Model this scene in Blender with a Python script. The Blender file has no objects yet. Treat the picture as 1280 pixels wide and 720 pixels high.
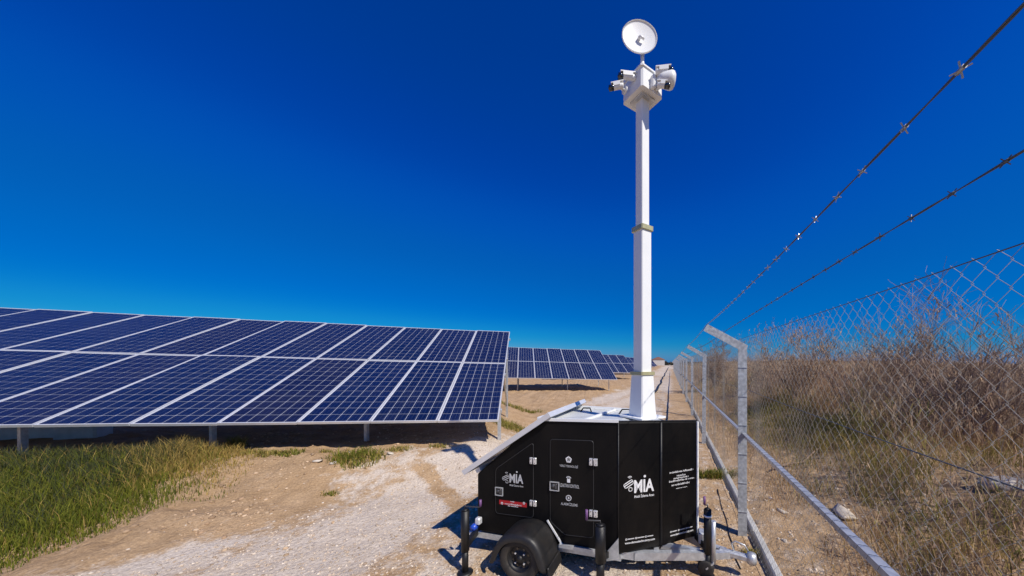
import bpy, math, random
import numpy as np
from mathutils import Vector, Matrix

random.seed(7)
rng = np.random.default_rng(11)
R = math.radians
scene = bpy.context.scene
C = scene.collection

# ------------------------------------------------------------------ camera
CAM_H, FPX, PPX, PPY, W, H = 1.79, 400.0, 740.0, 454.5, 1280.0, 720.0
cam_data = bpy.data.cameras.new('camera')
cam = bpy.data.objects.new('camera', cam_data)
C.objects.link(cam)
cam.location = (0, 0, CAM_H)
cam.rotation_euler = (R(90), 0, 0)
cam_data.sensor_width = 36.0
cam_data.lens = FPX / W * 36.0
cam_data.shift_x = -(PPX - W / 2) / W
cam_data.shift_y = (PPY - H / 2) / W
cam_data.clip_start = 0.05
cam_data.clip_end = 6000
scene.camera = cam

# ------------------------------------------------------------------ sky, sun, exposure
SUN_TO = Vector((0.73, -0.68, 0)).normalized()      # horizontal direction towards the sun
SUN_EL = R(47)
world = bpy.data.worlds.new('World')
scene.world = world
world.use_nodes = True
nt = world.node_tree
nt.nodes.clear()
sky = nt.nodes.new('ShaderNodeTexSky')
sky.sky_type = 'NISHITA'
sky.sun_disc = False
sky.sun_elevation = SUN_EL
sky.sun_rotation = math.atan2(SUN_TO.x, SUN_TO.y)
sky.altitude = 0
sky.air_density = 1.0
sky.dust_density = 0.3
sky.ozone_density = 3.0
# grade the sky channel by channel: the photograph's sky is a deep polarised blue
sep = nt.nodes.new('ShaderNodeSeparateColor')
com = nt.nodes.new('ShaderNodeCombineColor')
nt.links.new(sky.outputs[0], sep.inputs[0])
for ch_, pts_ in enumerate((
        [(0, 0), (.15, .0004), (.40, .004), (.52, .020), (.62, .075), (.72, .14), (1.0, .24)],
        [(0, 0), (.12, .040), (.165, .054), (.21, .080), (.35, .125), (.5, .17), (.65, .265), (.75, .33), (1.0, .42)],
        [(0, 0), (.20, .235), (.235, .275), (.31, .37), (.38, .445), (.5, .475), (.6, .53), (.76, .62), (1.0, .68)])):
    a_ = nt.nodes.new('ShaderNodeMath'); a_.operation = 'MULTIPLY'
    a_.inputs[1].default_value = 0.1
    fc = nt.nodes.new('ShaderNodeFloatCurve')
    cv = fc.mapping.curves[0]
    fc.mapping.use_clip = False
    cv.points[0].location = pts_[0]; cv.points[1].location = pts_[-1]
    for q_ in pts_[1:-1]:
        cv.points.new(*q_)
    fc.mapping.update()
    b_ = nt.nodes.new('ShaderNodeMath'); b_.operation = 'MULTIPLY'
    b_.inputs[1].default_value = 10.0
    nt.links.new(sep.outputs[ch_], a_.inputs[0])
    nt.links.new(a_.outputs[0], fc.inputs['Value'])
    nt.links.new(fc.outputs[0], b_.inputs[0])
    nt.links.new(b_.outputs[0], com.inputs[ch_])
bg = nt.nodes.new('ShaderNodeBackground')
bg.inputs['Strength'].default_value = 0.1
wo = nt.nodes.new('ShaderNodeOutputWorld')
nt.links.new(com.outputs[0], bg.inputs['Color'])
nt.links.new(bg.outputs[0], wo.inputs['Surface'])

sun_d = bpy.data.lights.new('sun', 'SUN')
sun_d.energy = 5.0
sun_d.angle = R(0.5)
sun_d.color = (1.0, 0.93, 0.83)
sun = bpy.data.objects.new('sun', sun_d)
C.objects.link(sun)
sv = Vector((SUN_TO.x * math.cos(SUN_EL), SUN_TO.y * math.cos(SUN_EL), math.sin(SUN_EL)))
sun.rotation_euler = sv.to_track_quat('Z', 'Y').to_euler()
sun.location = (8, -6, 12)
scene.view_settings.view_transform = 'Standard'
scene.view_settings.look = 'None'
scene.view_settings.exposure = 0.0
scene.view_settings.gamma = 1.0

# ------------------------------------------------------------------ materials
def pmat(name, col, rough=0.6, metal=0.0, var=0.0, vscale=8.0, bump=0.0, bscale=60.0, coat=0.0, attr=None,
         trans=0.0, randv=0.0, spec=0.5, col2=None):
    m = bpy.data.materials.new(name)
    m.use_nodes = True
    t = m.node_tree
    b = t.nodes['Principled BSDF']
    b.inputs['Base Color'].default_value = (*col, 1)
    b.inputs['Roughness'].default_value = rough
    b.inputs['Metallic'].default_value = metal
    b.inputs['Coat Weight'].default_value = coat
    b.inputs['Coat Roughness'].default_value = 0.04
    b.inputs['Specular IOR Level'].default_value = spec
    src = None
    tc = t.nodes.new('ShaderNodeTexCoord')
    if attr:
        a = t.nodes.new('ShaderNodeAttribute')
        a.attribute_name = attr
        src = a.outputs['Color']
    if var > 0 or col2:
        n = t.nodes.new('ShaderNodeTexNoise')
        n.inputs['Scale'].default_value = vscale
        n.inputs['Detail'].default_value = 5
        t.links.new(tc.outputs['Object'], n.inputs['Vector'])
        mx = t.nodes.new('ShaderNodeMix')
        mx.data_type = 'RGBA'
        c2 = col2 or tuple(max(0, c * (1 - var)) for c in col)
        c1 = col if col2 else tuple(min(1, c * (1 + var)) for c in col)
        mx.inputs['A'].default_value = (*c2, 1)
        mx.inputs['B'].default_value = (*c1, 1)
        rmp = t.nodes.new('ShaderNodeMapRange')
        rmp.inputs['From Min'].default_value = 0.3
        rmp.inputs['From Max'].default_value = 0.7
        t.links.new(n.outputs['Fac'], rmp.inputs['Value'])
        t.links.new(rmp.outputs['Result'], mx.inputs['Factor'])
        src = mx.outputs['Result']
    if randv > 0:
        oi = t.nodes.new('ShaderNodeObjectInfo')
        h = t.nodes.new('ShaderNodeHueSaturation')
        mr = t.nodes.new('ShaderNodeMapRange')
        mr.inputs['To Min'].default_value = 1 - randv
        mr.inputs['To Max'].default_value = 1 + randv
        t.links.new(oi.outputs['Random'], mr.inputs['Value'])
        t.links.new(mr.outputs['Result'], h.inputs['Value'])
        if src:
            t.links.new(src, h.inputs['Color'])
        else:
            h.inputs['Color'].default_value = (*col, 1)
        src = h.outputs['Color']
    if src:
        t.links.new(src, b.inputs['Base Color'])
    if bump > 0:
        n2 = t.nodes.new('ShaderNodeTexNoise')
        n2.inputs['Scale'].default_value = bscale
        n2.inputs['Detail'].default_value = 4
        t.links.new(tc.outputs['Object'], n2.inputs['Vector'])
        bp = t.nodes.new('ShaderNodeBump')
        bp.inputs['Strength'].default_value = bump
        bp.inputs['Distance'].default_value = 0.01
        t.links.new(n2.outputs['Fac'], bp.inputs['Height'])
        t.links.new(bp.outputs['Normal'], b.inputs['Normal'])
    if trans > 0:
        tr = t.nodes.new('ShaderNodeBsdfTranslucent')
        ms = t.nodes.new('ShaderNodeMixShader')
        ms.inputs['Fac'].default_value = trans
        if src:
            t.links.new(src, tr.inputs['Color'])
        else:
            tr.inputs['Color'].default_value = (*col, 1)
        out = t.nodes['Material Output']
        t.links.new(b.outputs[0], ms.inputs[1])
        t.links.new(tr.outputs[0], ms.inputs[2])
        t.links.new(ms.outputs[0], out.inputs['Surface'])
    return m

M = {}
M['black'] = pmat('black_vinyl', (0.0035, 0.0035, 0.004), 0.48, var=0.12, vscale=3, spec=0.14, bump=0.03, bscale=9)
def dusty(m, amount):
    t = m.node_tree
    b = t.nodes['Principled BSDF']
    src = b.inputs['Base Color'].links[0].from_socket
    tc = t.nodes.new('ShaderNodeTexCoord')
    n1 = t.nodes.new('ShaderNodeTexNoise'); n1.inputs['Scale'].default_value = 3.2; n1.inputs['Detail'].default_value = 8
    n1.inputs['Roughness'].default_value = 0.7
    mp = t.nodes.new('ShaderNodeMapping'); mp.inputs['Scale'].default_value = (1, 1, .45)
    t.links.new(tc.outputs['Object'], mp.inputs['Vector'])
    t.links.new(mp.outputs[0], n1.inputs['Vector'])
    r = t.nodes.new('ShaderNodeMapRange')
    r.inputs['From Min'].default_value = 0.42; r.inputs['From Max'].default_value = 0.75; r.inputs['To Max'].default_value = amount
    t.links.new(n1.outputs['Fac'], r.inputs['Value'])
    x = t.nodes.new('ShaderNodeMix'); x.data_type = 'RGBA'
    x.inputs['B'].default_value = (0.22, 0.17, 0.12, 1)
    t.links.new(r.outputs['Result'], x.inputs['Factor'])
    t.links.new(src, x.inputs['A'])
    t.links.new(x.outputs['Result'], b.inputs['Base Color'])


dusty(M['black'], 0.035)
M['black_rough'] = pmat('black_powder_coat', (0.007, 0.007, 0.008), 0.5, bump=0.1, bscale=250)
M['seam'] = pmat('dark_rubber_seal', (0.022, 0.022, 0.023), 0.45)
M['rubber'] = pmat('tyre_rubber', (0.011, 0.011, 0.0115), 0.75, var=0.3, vscale=14, bump=0.15, bscale=120)
M['fender'] = pmat('fender_plastic', (0.010, 0.010, 0.011), 0.48, var=0.25, vscale=9, bump=0.08, bscale=160)
dusty(M['fender'], 0.12)
dusty(M['rubber'], 0.25)
M['white'] = pmat('white_paint', (0.80, 0.81, 0.80), 0.35, var=0.03, vscale=6, bump=0.03, bscale=30)
M['white_shell'] = pmat('white_plastic_shell', (0.78, 0.79, 0.78), 0.4)
M['print'] = pmat('white_print', (0.80, 0.80, 0.80), 0.6)
M['print_grey'] = pmat('grey_print', (0.50, 0.50, 0.50), 0.6)
M['print_red'] = pmat('red_sticker', (0.40, 0.008, 0.014), 0.5)
M['zinc'] = pmat('galvanised_steel', (0.56, 0.58, 0.60), 0.42, metal=0.55, var=0.16, vscale=22, bump=0.06, bscale=60)
M['post'] = pmat('weathered_galvanised_post', (0.42, 0.44, 0.46), 0.55, metal=0.25, var=0.28, vscale=30, bump=0.15, bscale=90)
M['wire'] = pmat('galvanised_wire', (0.36, 0.34, 0.31), 0.5, metal=0.3, var=0.2, vscale=5)
M['barb'] = pmat('barbed_wire_steel', (0.11, 0.12, 0.13), 0.5, metal=0.4)
M['barb_tip'] = pmat('bright_barb_steel', (0.40, 0.41, 0.41), 0.4, metal=0.5)
M['chrome'] = pmat('chromed_hinge', (0.78, 0.79, 0.80), 0.25, metal=0.6)
M['dark_metal'] = pmat('dark_latch_metal', (0.10, 0.10, 0.105), 0.35, metal=0.5)
M['brass'] = pmat('yellow_zinc_collar', (0.50, 0.47, 0.26), 0.4, metal=0.35, var=0.15, vscale=20)
M['purple'] = pmat('purple_grip', (0.16, 0.07, 0.20), 0.5)
M['blue_lens'] = pmat('blue_plastic', (0.02, 0.07, 0.45), 0.3)
M['lens'] = pmat('black_lens_glass', (0.008, 0.008, 0.01), 0.12, coat=1.0)
M['alu'] = pmat('anodised_aluminium', (0.72, 0.73, 0.75), 0.35, metal=0.35, var=0.05, vscale=10)
M['backsheet'] = pmat('white_backsheet', (0.56, 0.58, 0.65), 0.25, coat=0.25)
M['roofgrey'] = pmat('pale_roof_sheet', (0.55, 0.57, 0.56), 0.45, var=0.1, vscale=5)
M['concrete'] = pmat('concrete', (0.42, 0.42, 0.41), 0.85, var=0.18, vscale=9, bump=0.3, bscale=60)
M['block'] = pmat('pale_concrete', (0.58, 0.60, 0.62), 0.8, var=0.12, vscale=6, bump=0.3, bscale=50)
M['pipe'] = pmat('black_polyethylene', (0.014, 0.014, 0.016), 0.5, var=0.3, vscale=4)
M['stone'] = pmat('pale_stone', (0.52, 0.46, 0.38), 0.9, var=0.3, vscale=9, bump=0.3, bscale=40)
M['clod'] = pmat('earth_clod', (0.36, 0.26, 0.17), 0.95, var=0.3, vscale=12, bump=0.4, bscale=60)
M['blade'] = pmat('grass_blades', (0.1, 0.1, 0.05), 0.75, attr='Col', trans=0.25, spec=0.2)
M['twig'] = pmat('dry_twigs', (0.2, 0.15, 0.11), 0.85, attr='Col', spec=0.15, trans=0.3)
M['pebble'] = pmat('pebbles', (0.4, 0.35, 0.3), 0.9, attr='Col', spec=0.2)
M['bark'] = pmat('grey_brown_bark', (0.30, 0.21, 0.15), 0.9, var=0.3, vscale=30)
M['far_leaf'] = pmat('far_foliage', (0.05, 0.06, 0.05), 0.9, var=0.35, vscale=0.4)
M['far_wall'] = pmat('far_pale_wall', (0.5, 0.47, 0.45), 0.8, var=0.1, vscale=1)
M['far_roof'] = pmat('far_roof_tiles', (0.25, 0.13, 0.10), 0.8)
M['mud'] = pmat('dark_soil', (0.12, 0.085, 0.06), 0.95, var=0.3, vscale=10, bump=0.5, bscale=40)


def cell_material():
    m = bpy.data.materials.new('polycrystalline_cells')
    m.use_nodes = True
    t = m.node_tree
    b = t.nodes['Principled BSDF']
    tc = t.nodes.new('ShaderNodeTexCoord')
    v = t.nodes.new('ShaderNodeTexVoronoi')
    v.inputs['Scale'].default_value = 38
    t.links.new(tc.outputs['Object'], v.inputs['Vector'])
    oi = t.nodes.new('ShaderNodeObjectInfo')
    cr = t.nodes.new('ShaderNodeValToRGB')
    cr.color_ramp.elements[0].color = (0.0009, 0.0055, 0.034, 1)
    cr.color_ramp.elements[1].color = (0.0045, 0.005, 0.026, 1)
    e = cr.color_ramp.elements.new(0.55)
    e.color = (0.0012, 0.007, 0.045, 1)
    t.links.new(oi.outputs['Random'], cr.inputs['Fac'])
    sp = t.nodes.new('ShaderNodeSeparateColor')
    t.links.new(v.outputs['Color'], sp.inputs[0])
    mr = t.nodes.new('ShaderNodeMapRange')
    mr.inputs['To Min'].default_value = 0.72
    mr.inputs['To Max'].default_value = 1.35
    t.links.new(sp.outputs[0], mr.inputs['Value'])
    h = t.nodes.new('ShaderNodeHueSaturation')
    t.links.new(mr.outputs['Result'], h.inputs['Value'])
    t.links.new(cr.outputs[0], h.inputs['Color'])
    # fine silver busbars printed across the cells
    sx = t.nodes.new('ShaderNodeSeparateXYZ')
    t.links.new(tc.outputs['Object'], sx.inputs[0])
    w = t.nodes.new('ShaderNodeMath'); w.operation = 'MULTIPLY'
    w.inputs[1].default_value = 1 / 0.0535
    t.links.new(sx.outputs['X'], w.inputs[0])
    fr = t.nodes.new('ShaderNodeMath'); fr.operation = 'FRACT'
    t.links.new(w.outputs[0], fr.inputs[0])
    lt = t.nodes.new('ShaderNodeMath'); lt.operation = 'LESS_THAN'
    lt.inputs[1].default_value = 0.035
    t.links.new(fr.outputs[0], lt.inputs[0])
    mx = t.nodes.new('ShaderNodeMix'); mx.data_type = 'RGBA'
    mx.inputs['B'].default_value = (0.10, 0.12, 0.20, 1)
    t.links.new(lt.outputs[0], mx.inputs['Factor'])
    t.links.new(h.outputs[0], mx.inputs['A'])
    t.links.new(mx.outputs['Result'], b.inputs['Base Color'])
    b.inputs['Roughness'].default_value = 0.35
    b.inputs['Coat Weight'].default_value = 0.4
    geo = t.nodes.new('ShaderNodeNewGeometry')
    dn = t.nodes.new('ShaderNodeTexNoise')
    dn.inputs['Scale'].default_value = 1.6
    dn.inputs['Detail'].default_value = 6
    t.links.new(geo.outputs['Position'], dn.inputs['Vector'])
    dm_ = t.nodes.new('ShaderNodeMapRange')
    dm_.inputs['From Min'].default_value = 0.35; dm_.inputs['From Max'].default_value = 0.7
    dm_.inputs['To Min'].default_value = 0.03; dm_.inputs['To Max'].default_value = 0.22
    t.links.new(dn.outputs['Fac'], dm_.inputs['Value'])
    t.links.new(dm_.outputs['Result'], b.inputs['Coat Roughness'])
    dust = t.nodes.new('ShaderNodeMix'); dust.data_type = 'RGBA'
    dust.inputs['B'].default_value = (0.16, 0.15, 0.14, 1)
    dk = t.nodes.new('ShaderNodeMapRange')
    dk.inputs['From Min'].default_value = 0.4; dk.inputs['From Max'].default_value = 0.8
    dk.inputs['To Max'].default_value = 0.07
    t.links.new(dn.outputs['Fac'], dk.inputs['Value'])
    t.links.new(dk.outputs['Result'], dust.inputs['Factor'])
    t.links.new(mx.outputs['Result'], dust.inputs['A'])
    t.links.new(dust.outputs['Result'], b.inputs['Base Color'])
    return m


M['cell'] = cell_material()


def ground_material():
    m = bpy.data.materials.new('sand_and_gravel')
    m.use_nodes = True
    t = m.node_tree
    N, L = t.nodes.new, t.links.new
    b = t.nodes['Principled BSDF']
    b.inputs['Roughness'].default_value = 0.95
    b.inputs['Specular IOR Level'].default_value = 0.15
    tc = N('ShaderNodeTexCoord')

    def noise(s, d=6, r=0.6):
        n = N('ShaderNodeTexNoise')
        n.inputs['Scale'].default_value = s
        n.inputs['Detail'].default_value = d
        n.inputs['Roughness'].default_value = r
        L(tc.outputs['Object'], n.inputs['Vector'])
        return n.outputs['Fac']

    def ramp(f, a, c, p0=0.3, p1=0.7):
        r = N('ShaderNodeValToRGB')
        r.color_ramp.elements[0].position = p0
        r.color_ramp.elements[1].position = p1
        r.color_ramp.elements[0].color = (*a, 1)
        r.color_ramp.elements[1].color = (*c, 1)
        L(f, r.inputs['Fac'])
        return r.outputs['Color']

    def mix(f, a, c, mode='MIX'):
        x = N('ShaderNodeMix'); x.data_type = 'RGBA'; x.blend_type = mode
        if isinstance(f, float):
            x.inputs['Factor'].default_value = f
        else:
            L(f, x.inputs['Factor'])
        L(a, x.inputs['A']); L(c, x.inputs['B'])
        return x.outputs['Result']

    def attr(n):
        a = N('ShaderNodeAttribute'); a.attribute_name = n
        return a.outputs['Fac']

    sand = ramp(noise(2.2), (0.38, 0.25, 0.135), (0.54, 0.38, 0.23))
    vor = N('ShaderNodeTexVoronoi'); vor.inputs['Scale'].default_value = 24
    L(tc.outputs['Object'], vor.inputs['Vector'])
    vor2 = N('ShaderNodeTexVoronoi'); vor2.inputs['Scale'].default_value = 60
    L(tc.outputs['Object'], vor2.inputs['Vector'])
    sc1 = N('ShaderNodeSeparateColor'); L(vor.outputs['Color'], sc1.inputs[0])
    sc2 = N('ShaderNodeSeparateColor'); L(vor2.outputs['Color'], sc2.inputs[0])
    g1 = ramp(sc1.outputs[0], (0.50, 0.42, 0.335), (0.70, 0.62, 0.53), 0.0, 1.0)
    g2 = ramp(sc2.outputs[1], (0.52, 0.44, 0.355), (0.72, 0.64, 0.55), 0.0, 1.0)
    grav = mix(0.5, g1, g2)
    grav = mix(0.55, grav, ramp(noise(1.1), (0.53, 0.43, 0.33), (0.70, 0.62, 0.53)))
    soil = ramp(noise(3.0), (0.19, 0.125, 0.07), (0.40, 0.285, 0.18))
    # break the gravel edge up with noise
    add = N('ShaderNodeMath'); add.operation = 'ADD'
    L(attr('gravel'), add.inputs[0])
    nn = N('ShaderNodeMapRange'); nn.inputs['To Min'].default_value = -0.6; nn.inputs['To Max'].default_value = 0.6
    nn.inputs['From Min'].default_value = 0.25; nn.inputs['From Max'].default_value = 0.75
    L(noise(6.0, 8, 0.7), nn.inputs['Value']); L(nn.outputs['Result'], add.inputs[1])
    sm = N('ShaderNodeMapRange'); sm.interpolation_type = 'SMOOTHSTEP'
    sm.inputs['From Min'].default_value = 0.2; sm.inputs['From Max'].default_value = 0.8
    L(add.outputs[0], sm.inputs['Value'])
    c = mix(sm.outputs['Result'], sand, grav)
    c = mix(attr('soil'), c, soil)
    fine = ramp(noise(45, 6, 0.75), (0.66, 0.63, 0.60), (1.14, 1.14, 1.14), 0.32, 0.66)
    c = mix(1.0, c, fine, 'MULTIPLY')
    L(c, b.inputs['Base Color'])
    bp = N('ShaderNodeBump'); bp.inputs['Strength'].default_value = 0.9; bp.inputs['Distance'].default_value = 0.02
    L(noise(28, 8, 0.72), bp.inputs['Height'])
    bp2 = N('ShaderNodeBump'); bp2.inputs['Strength'].default_value = 0.5; bp2.inputs['Distance'].default_value = 0.015
    bp2.invert = True
    L(vor.outputs['Distance'], bp2.inputs['Height'])
    L(bp.outputs['Normal'], bp2.inputs['Normal'])
    L(bp2.outputs['Normal'], b.inputs['Normal'])
    return m


M['ground'] = ground_material()

# ------------------------------------------------------------------ mesh helpers
class MB:
    """collects simple shapes; build() links them as one mesh object"""
    def __init__(self):
        self.v, self.f, self.sm = [], [], []

    def add(self, vs, fs, smooth=False):
        o = len(self.v)
        self.v += [tuple(p) for p in vs]
        for f in fs:
            self.f.append(tuple(i + o for i in f))
            self.sm.append(smooth)
        return self

    def box(self, c, s, rot=None, bev=0.0):
        """box centred at c, size s, optional 3x3 rotation, optional chamfer of the vertical-ish edges"""
        hx, hy, hz = s[0] / 2, s[1] / 2, s[2] / 2
        if bev > 0:
            b = min(bev, hx * .9, hy * .9, hz * .9)
            vs, idx = [], {}
            for sx in (-1, 1):
                for sy in (-1, 1):
                    for sz in (-1, 1):
                        idx[(sx, sy, sz)] = len(vs)
                        vs += [(sx * hx, sy * (hy - b), sz * (hz - b)), (sx * (hx - b), sy * hy, sz * (hz - b)),
                               (sx * (hx - b), sy * (hy - b), sz * hz)]
            g = lambda a, b_, c_, k: idx[(a, b_, c_)] + k
            fs = []
            for s_ in (-1, 1):
                fs.append([g(s_, -1, -1, 0), g(s_, 1, -1, 0), g(s_, 1, 1, 0), g(s_, -1, 1, 0)][::s_])
                fs.append([g(-1, s_, -1, 1), g(-1, s_, 1, 1), g(1, s_, 1, 1), g(1, s_, -1, 1)][::s_])
                fs.append([g(-1, -1, s_, 2), g(1, -1, s_, 2), g(1, 1, s_, 2), g(-1, 1, s_, 2)][::s_])
            for a in (-1, 1):
                for b_ in (-1, 1):
                    fs.append([g(a, b_, -1, 0), g(a, b_, 1, 0), g(a, b_, 1, 1), g(a, b_, -1, 1)][::-a * b_])
                    fs.append([g(a, -1, b_, 0), g(a, 1, b_, 0), g(a, 1, b_, 2), g(a, -1, b_, 2)][::a * b_])
                    fs.append([g(-1, a, b_, 1), g(1, a, b_, 1), g(1, a, b_, 2), g(-1, a, b_, 2)][::-a * b_])
                    for c_ in (-1, 1):
                        fs.append([g(a, b_, c_, 0), g(a, b_, c_, 1), g(a, b_, c_, 2)][::a * b_ * c_])
        else:
            vs = [(x, y, z) for x in (-hx, hx) for y in (-hy, hy) for z in (-hz, hz)]
            fs = [(0, 1, 3, 2), (4, 6, 7, 5), (0, 4, 5, 1), (2, 3, 7, 6), (0, 2, 6, 4), (1, 5, 7, 3)]
        c = Vector(c)
        if rot is not None:
            vs = [rot @ Vector(p) + c for p in vs]
        else:
            vs = [Vector(p) + c for p in vs]
        return self.add(vs, fs)

    def bar(self, a, b, w, d, up=(0, 0, 1), bev=0.0):
        """rectangular bar from a to b: w across, d along the up direction"""
        a, b = Vector(a), Vector(b)
        x = (b - a)
        ln = x.length
        x.normalize()
        up = Vector(up)
        y = up.cross(x)
        if y.length < 1e-4:
            y = Vector((0, 1, 0)).cross(x)
        y.normalize()
        z = x.cross(y)
        rot = Matrix((x, y, z)).transposed()
        return self.box((a + b) / 2, (ln, w, d), rot, bev)

    def tube(self, pts, r, n=8, cap=True, smooth=True):
        pts = [Vector(p) for p in pts]
        rs = r if isinstance(r, (list, tuple)) else [r] * len(pts)
        vs, fs = [], []
        prev = None
        for i, p in enumerate(pts):
            d = (pts[min(i + 1, len(pts) - 1)] - pts[max(i - 1, 0)]).normalized()
            ref = Vector((0, 0, 1)) if abs(d.z) < .95 else Vector((1, 0, 0))
            if prev is None:
                x = d.cross(ref).normalized()
            else:
                x = (prev - d * prev.dot(d))
                x = x.normalized() if x.length > 1e-6 else d.cross(ref).normalized()
            prev = x
            y = d.cross(x)
            for k in range(n):
                a = 2 * math.pi * k / n
                vs.append(p + (x * math.cos(a) + y * math.sin(a)) * rs[i])
        for i in range(len(pts) - 1):
            for k in range(n):
                k2 = (k + 1) % n
                fs.append((i * n + k, i * n + k2, (i + 1) * n + k2, (i + 1) * n + k))
        self.add(vs, fs, smooth)
        if cap:
            o = len(self.v) - len(vs)
            self.f.append(tuple(o + k for k in range(n))[::-1]); self.sm.append(False)
            e = o + (len(pts) - 1) * n
            self.f.append(tuple(e + k for k in range(n))); self.sm.append(False)
        return self

    def lathe(self, prof, n=32, origin=(0, 0, 0), axis=(0, 0, 1), smooth=True, closed=False):
        """profile of (radius, height along axis)"""
        ax = Vector(axis).normalized()
        ref = Vector((0, 0, 1)) if abs(ax.z) < .9 else Vector((1, 0, 0))
        x = ax.cross(ref).normalized()
        y = ax.cross(x)
        o = Vector(origin)
        vs, fs = [], []
        for (r, h) in prof:
            for k in range(n):
                a = 2 * math.pi * k / n
                vs.append(o + ax * h + (x * math.cos(a) + y * math.sin(a)) * r)
        m = len(prof)
        for i in range(m if closed else m - 1):
            j = (i + 1) % m
            for k in range(n):
                k2 = (k + 1) % n
                fs.append((i * n + k, i * n + k2, j * n + k2, j * n + k))
        return self.add(vs, fs, smooth)

    def prism(self, poly, ex, origin, xa, ya):
        """extrude 2D polygon (in axes xa, ya at origin) by vector ex"""
        o, xa, ya, ex = Vector(origin), Vector(xa), Vector(ya), Vector(ex)
        n = len(poly)
        a = [o + xa * p[0] + ya * p[1] for p in poly]
        vs = a + [p + ex for p in a]
        fs = [tuple(range(n))[::-1], tuple(range(n, 2 * n))]
        fs += [(i, (i + 1) % n, n + (i + 1) % n, n + i) for i in range(n)]
        return self.add(vs, fs)

    def mesh(self, name, mat):
        me = bpy.data.meshes.new(name)
        me.from_pydata(self.v, [], self.f)
        me.validate()
        if len(me.polygons) == len(self.sm):
            me.polygons.foreach_set('use_smooth', self.sm)
        me.materials.append(mat)
        import bmesh
        bm = bmesh.new(); bm.from_mesh(me)
        bmesh.ops.recalc_face_normals(bm, faces=bm.faces)
        bm.to_mesh(me); bm.free()
        me.update()
        return me

    def build(self, name, mat, parent=None):
        return link(name, self.mesh(name, mat), parent)


def link(name, me, parent=None, loc=None):
    o = bpy.data.objects.new(name, me)
    C.objects.link(o)
    if parent:
        o.parent = parent
    if loc is not None:
        o.location = loc
    return o


def tag(o, label=None, cat=None, group=None, kind=None):
    if label: o['label'] = label
    if cat: o['category'] = cat
    if group: o['group'] = group
    if kind: o['kind'] = kind
    return o


def empty(name, loc=(0, 0, 0), rz=0.0):
    o = bpy.data.objects.new(name, None)
    o.empty_display_size = 0.2
    C.objects.link(o)
    o.location = loc
    o.rotation_euler = (0, 0, rz)
    return o


def np_mesh(name, verts, faces, mat, cols=None, smooth=False):
    """fast mesh from numpy arrays, faces all with the same corner count; cols per vertex"""
    me = bpy.data.meshes.new(name)
    nv, nf, k = len(verts), len(faces), faces.shape[1]
    me.vertices.add(nv)
    me.vertices.foreach_set('co', np.ascontiguousarray(verts, dtype=np.float32).ravel())
    me.loops.add(nf * k)
    me.loops.foreach_set('vertex_index', np.ascontiguousarray(faces, dtype=np.int32).ravel())
    me.polygons.add(nf)
    me.polygons.foreach_set('loop_start', np.arange(0, nf * k, k, dtype=np.int32))
    me.polygons.foreach_set('loop_total', np.full(nf, k, dtype=np.int32))
    if smooth:
        me.polygons.foreach_set('use_smooth', np.ones(nf, dtype=bool))
    if cols is not None:
        a = me.color_attributes.new('Col', 'FLOAT_COLOR', 'POINT')
        c4 = np.ones((nv, 4), dtype=np.float32); c4[:, :3] = cols
        a.data.foreach_set('color', c4.ravel())
    me.materials.append(mat)
    me.update(calc_edges=True)
    return me


# ------------------------------------------------------------------ noise and terrain
_perm = rng.random((256, 256))


def vnoise(x, y):
    xi, yi = np.floor(x).astype(int), np.floor(y).astype(int)
    fx, fy = x - xi, y - yi
    fx, fy = fx * fx * (3 - 2 * fx), fy * fy * (3 - 2 * fy)
    g = lambda a, b: _perm[a & 255, b & 255]
    return ((g(xi, yi) * (1 - fx) + g(xi + 1, yi) * fx) * (1 - fy) +
            (g(xi, yi + 1) * (1 - fx) + g(xi + 1, yi + 1) * fx) * fy)


def fbm(x, y, o=4):
    s, a, t = 0, 0.5, 0
    for k in range(o):
        s = s + a * vnoise(x * 2 ** k + 17 * k, y * 2 ** k + 31 * k)
        t += a
        a *= .5
    return s / t


def sstep(a, b, x):
    t = np.clip((x - a) / (b - a), 0, 1)
    return t * t * (3 - 2 * t)


# solar rows: corner, row direction (to the left), slope direction
ROW0 = np.array([-1.66, 5.70, 0.78])
YAW, PITCH, TILT, PL, PW = R(192.7), R(1.6), R(23.3), 2.57, 1.02
RD = np.array([math.cos(YAW) * math.cos(PITCH), math.sin(YAW) * math.cos(PITCH), math.sin(PITCH)])
N0 = np.array([RD[1], -RD[0], 0]); N0 /= np.linalg.norm(N0)
if N0[1] < 0: N0 = -N0
ROW_STEP = np.array([3.26, 14.4, 0.0])
# fence: along FD, lateral offset measured to the right by FN
FD = np.array([0.238, 0.971]); FD /= np.linalg.norm(FD)
FN = np.array([FD[1], -FD[0]])
FP = np.array([1.565, 3.33])
BAY = 3.97
EDGE_Y = [0, 2.0, 2.7, 3.04, 3.66, 4.6, 5.3, 5.94, 6.8, 8, 10, 13, 20, 40, 80, 300]
EDGE_X = [-4.6, -4.4, -4.3, -3.85, -3.5, -3.45, -3.0, -2.6, -2.0, -1.7, -1.7, -1.2, 1.4, 6.2, 15.5, 68]


def fence_s(x, y):
    return (x - FP[0]) * FN[0] + (y - FP[1]) * FN[1]


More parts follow.
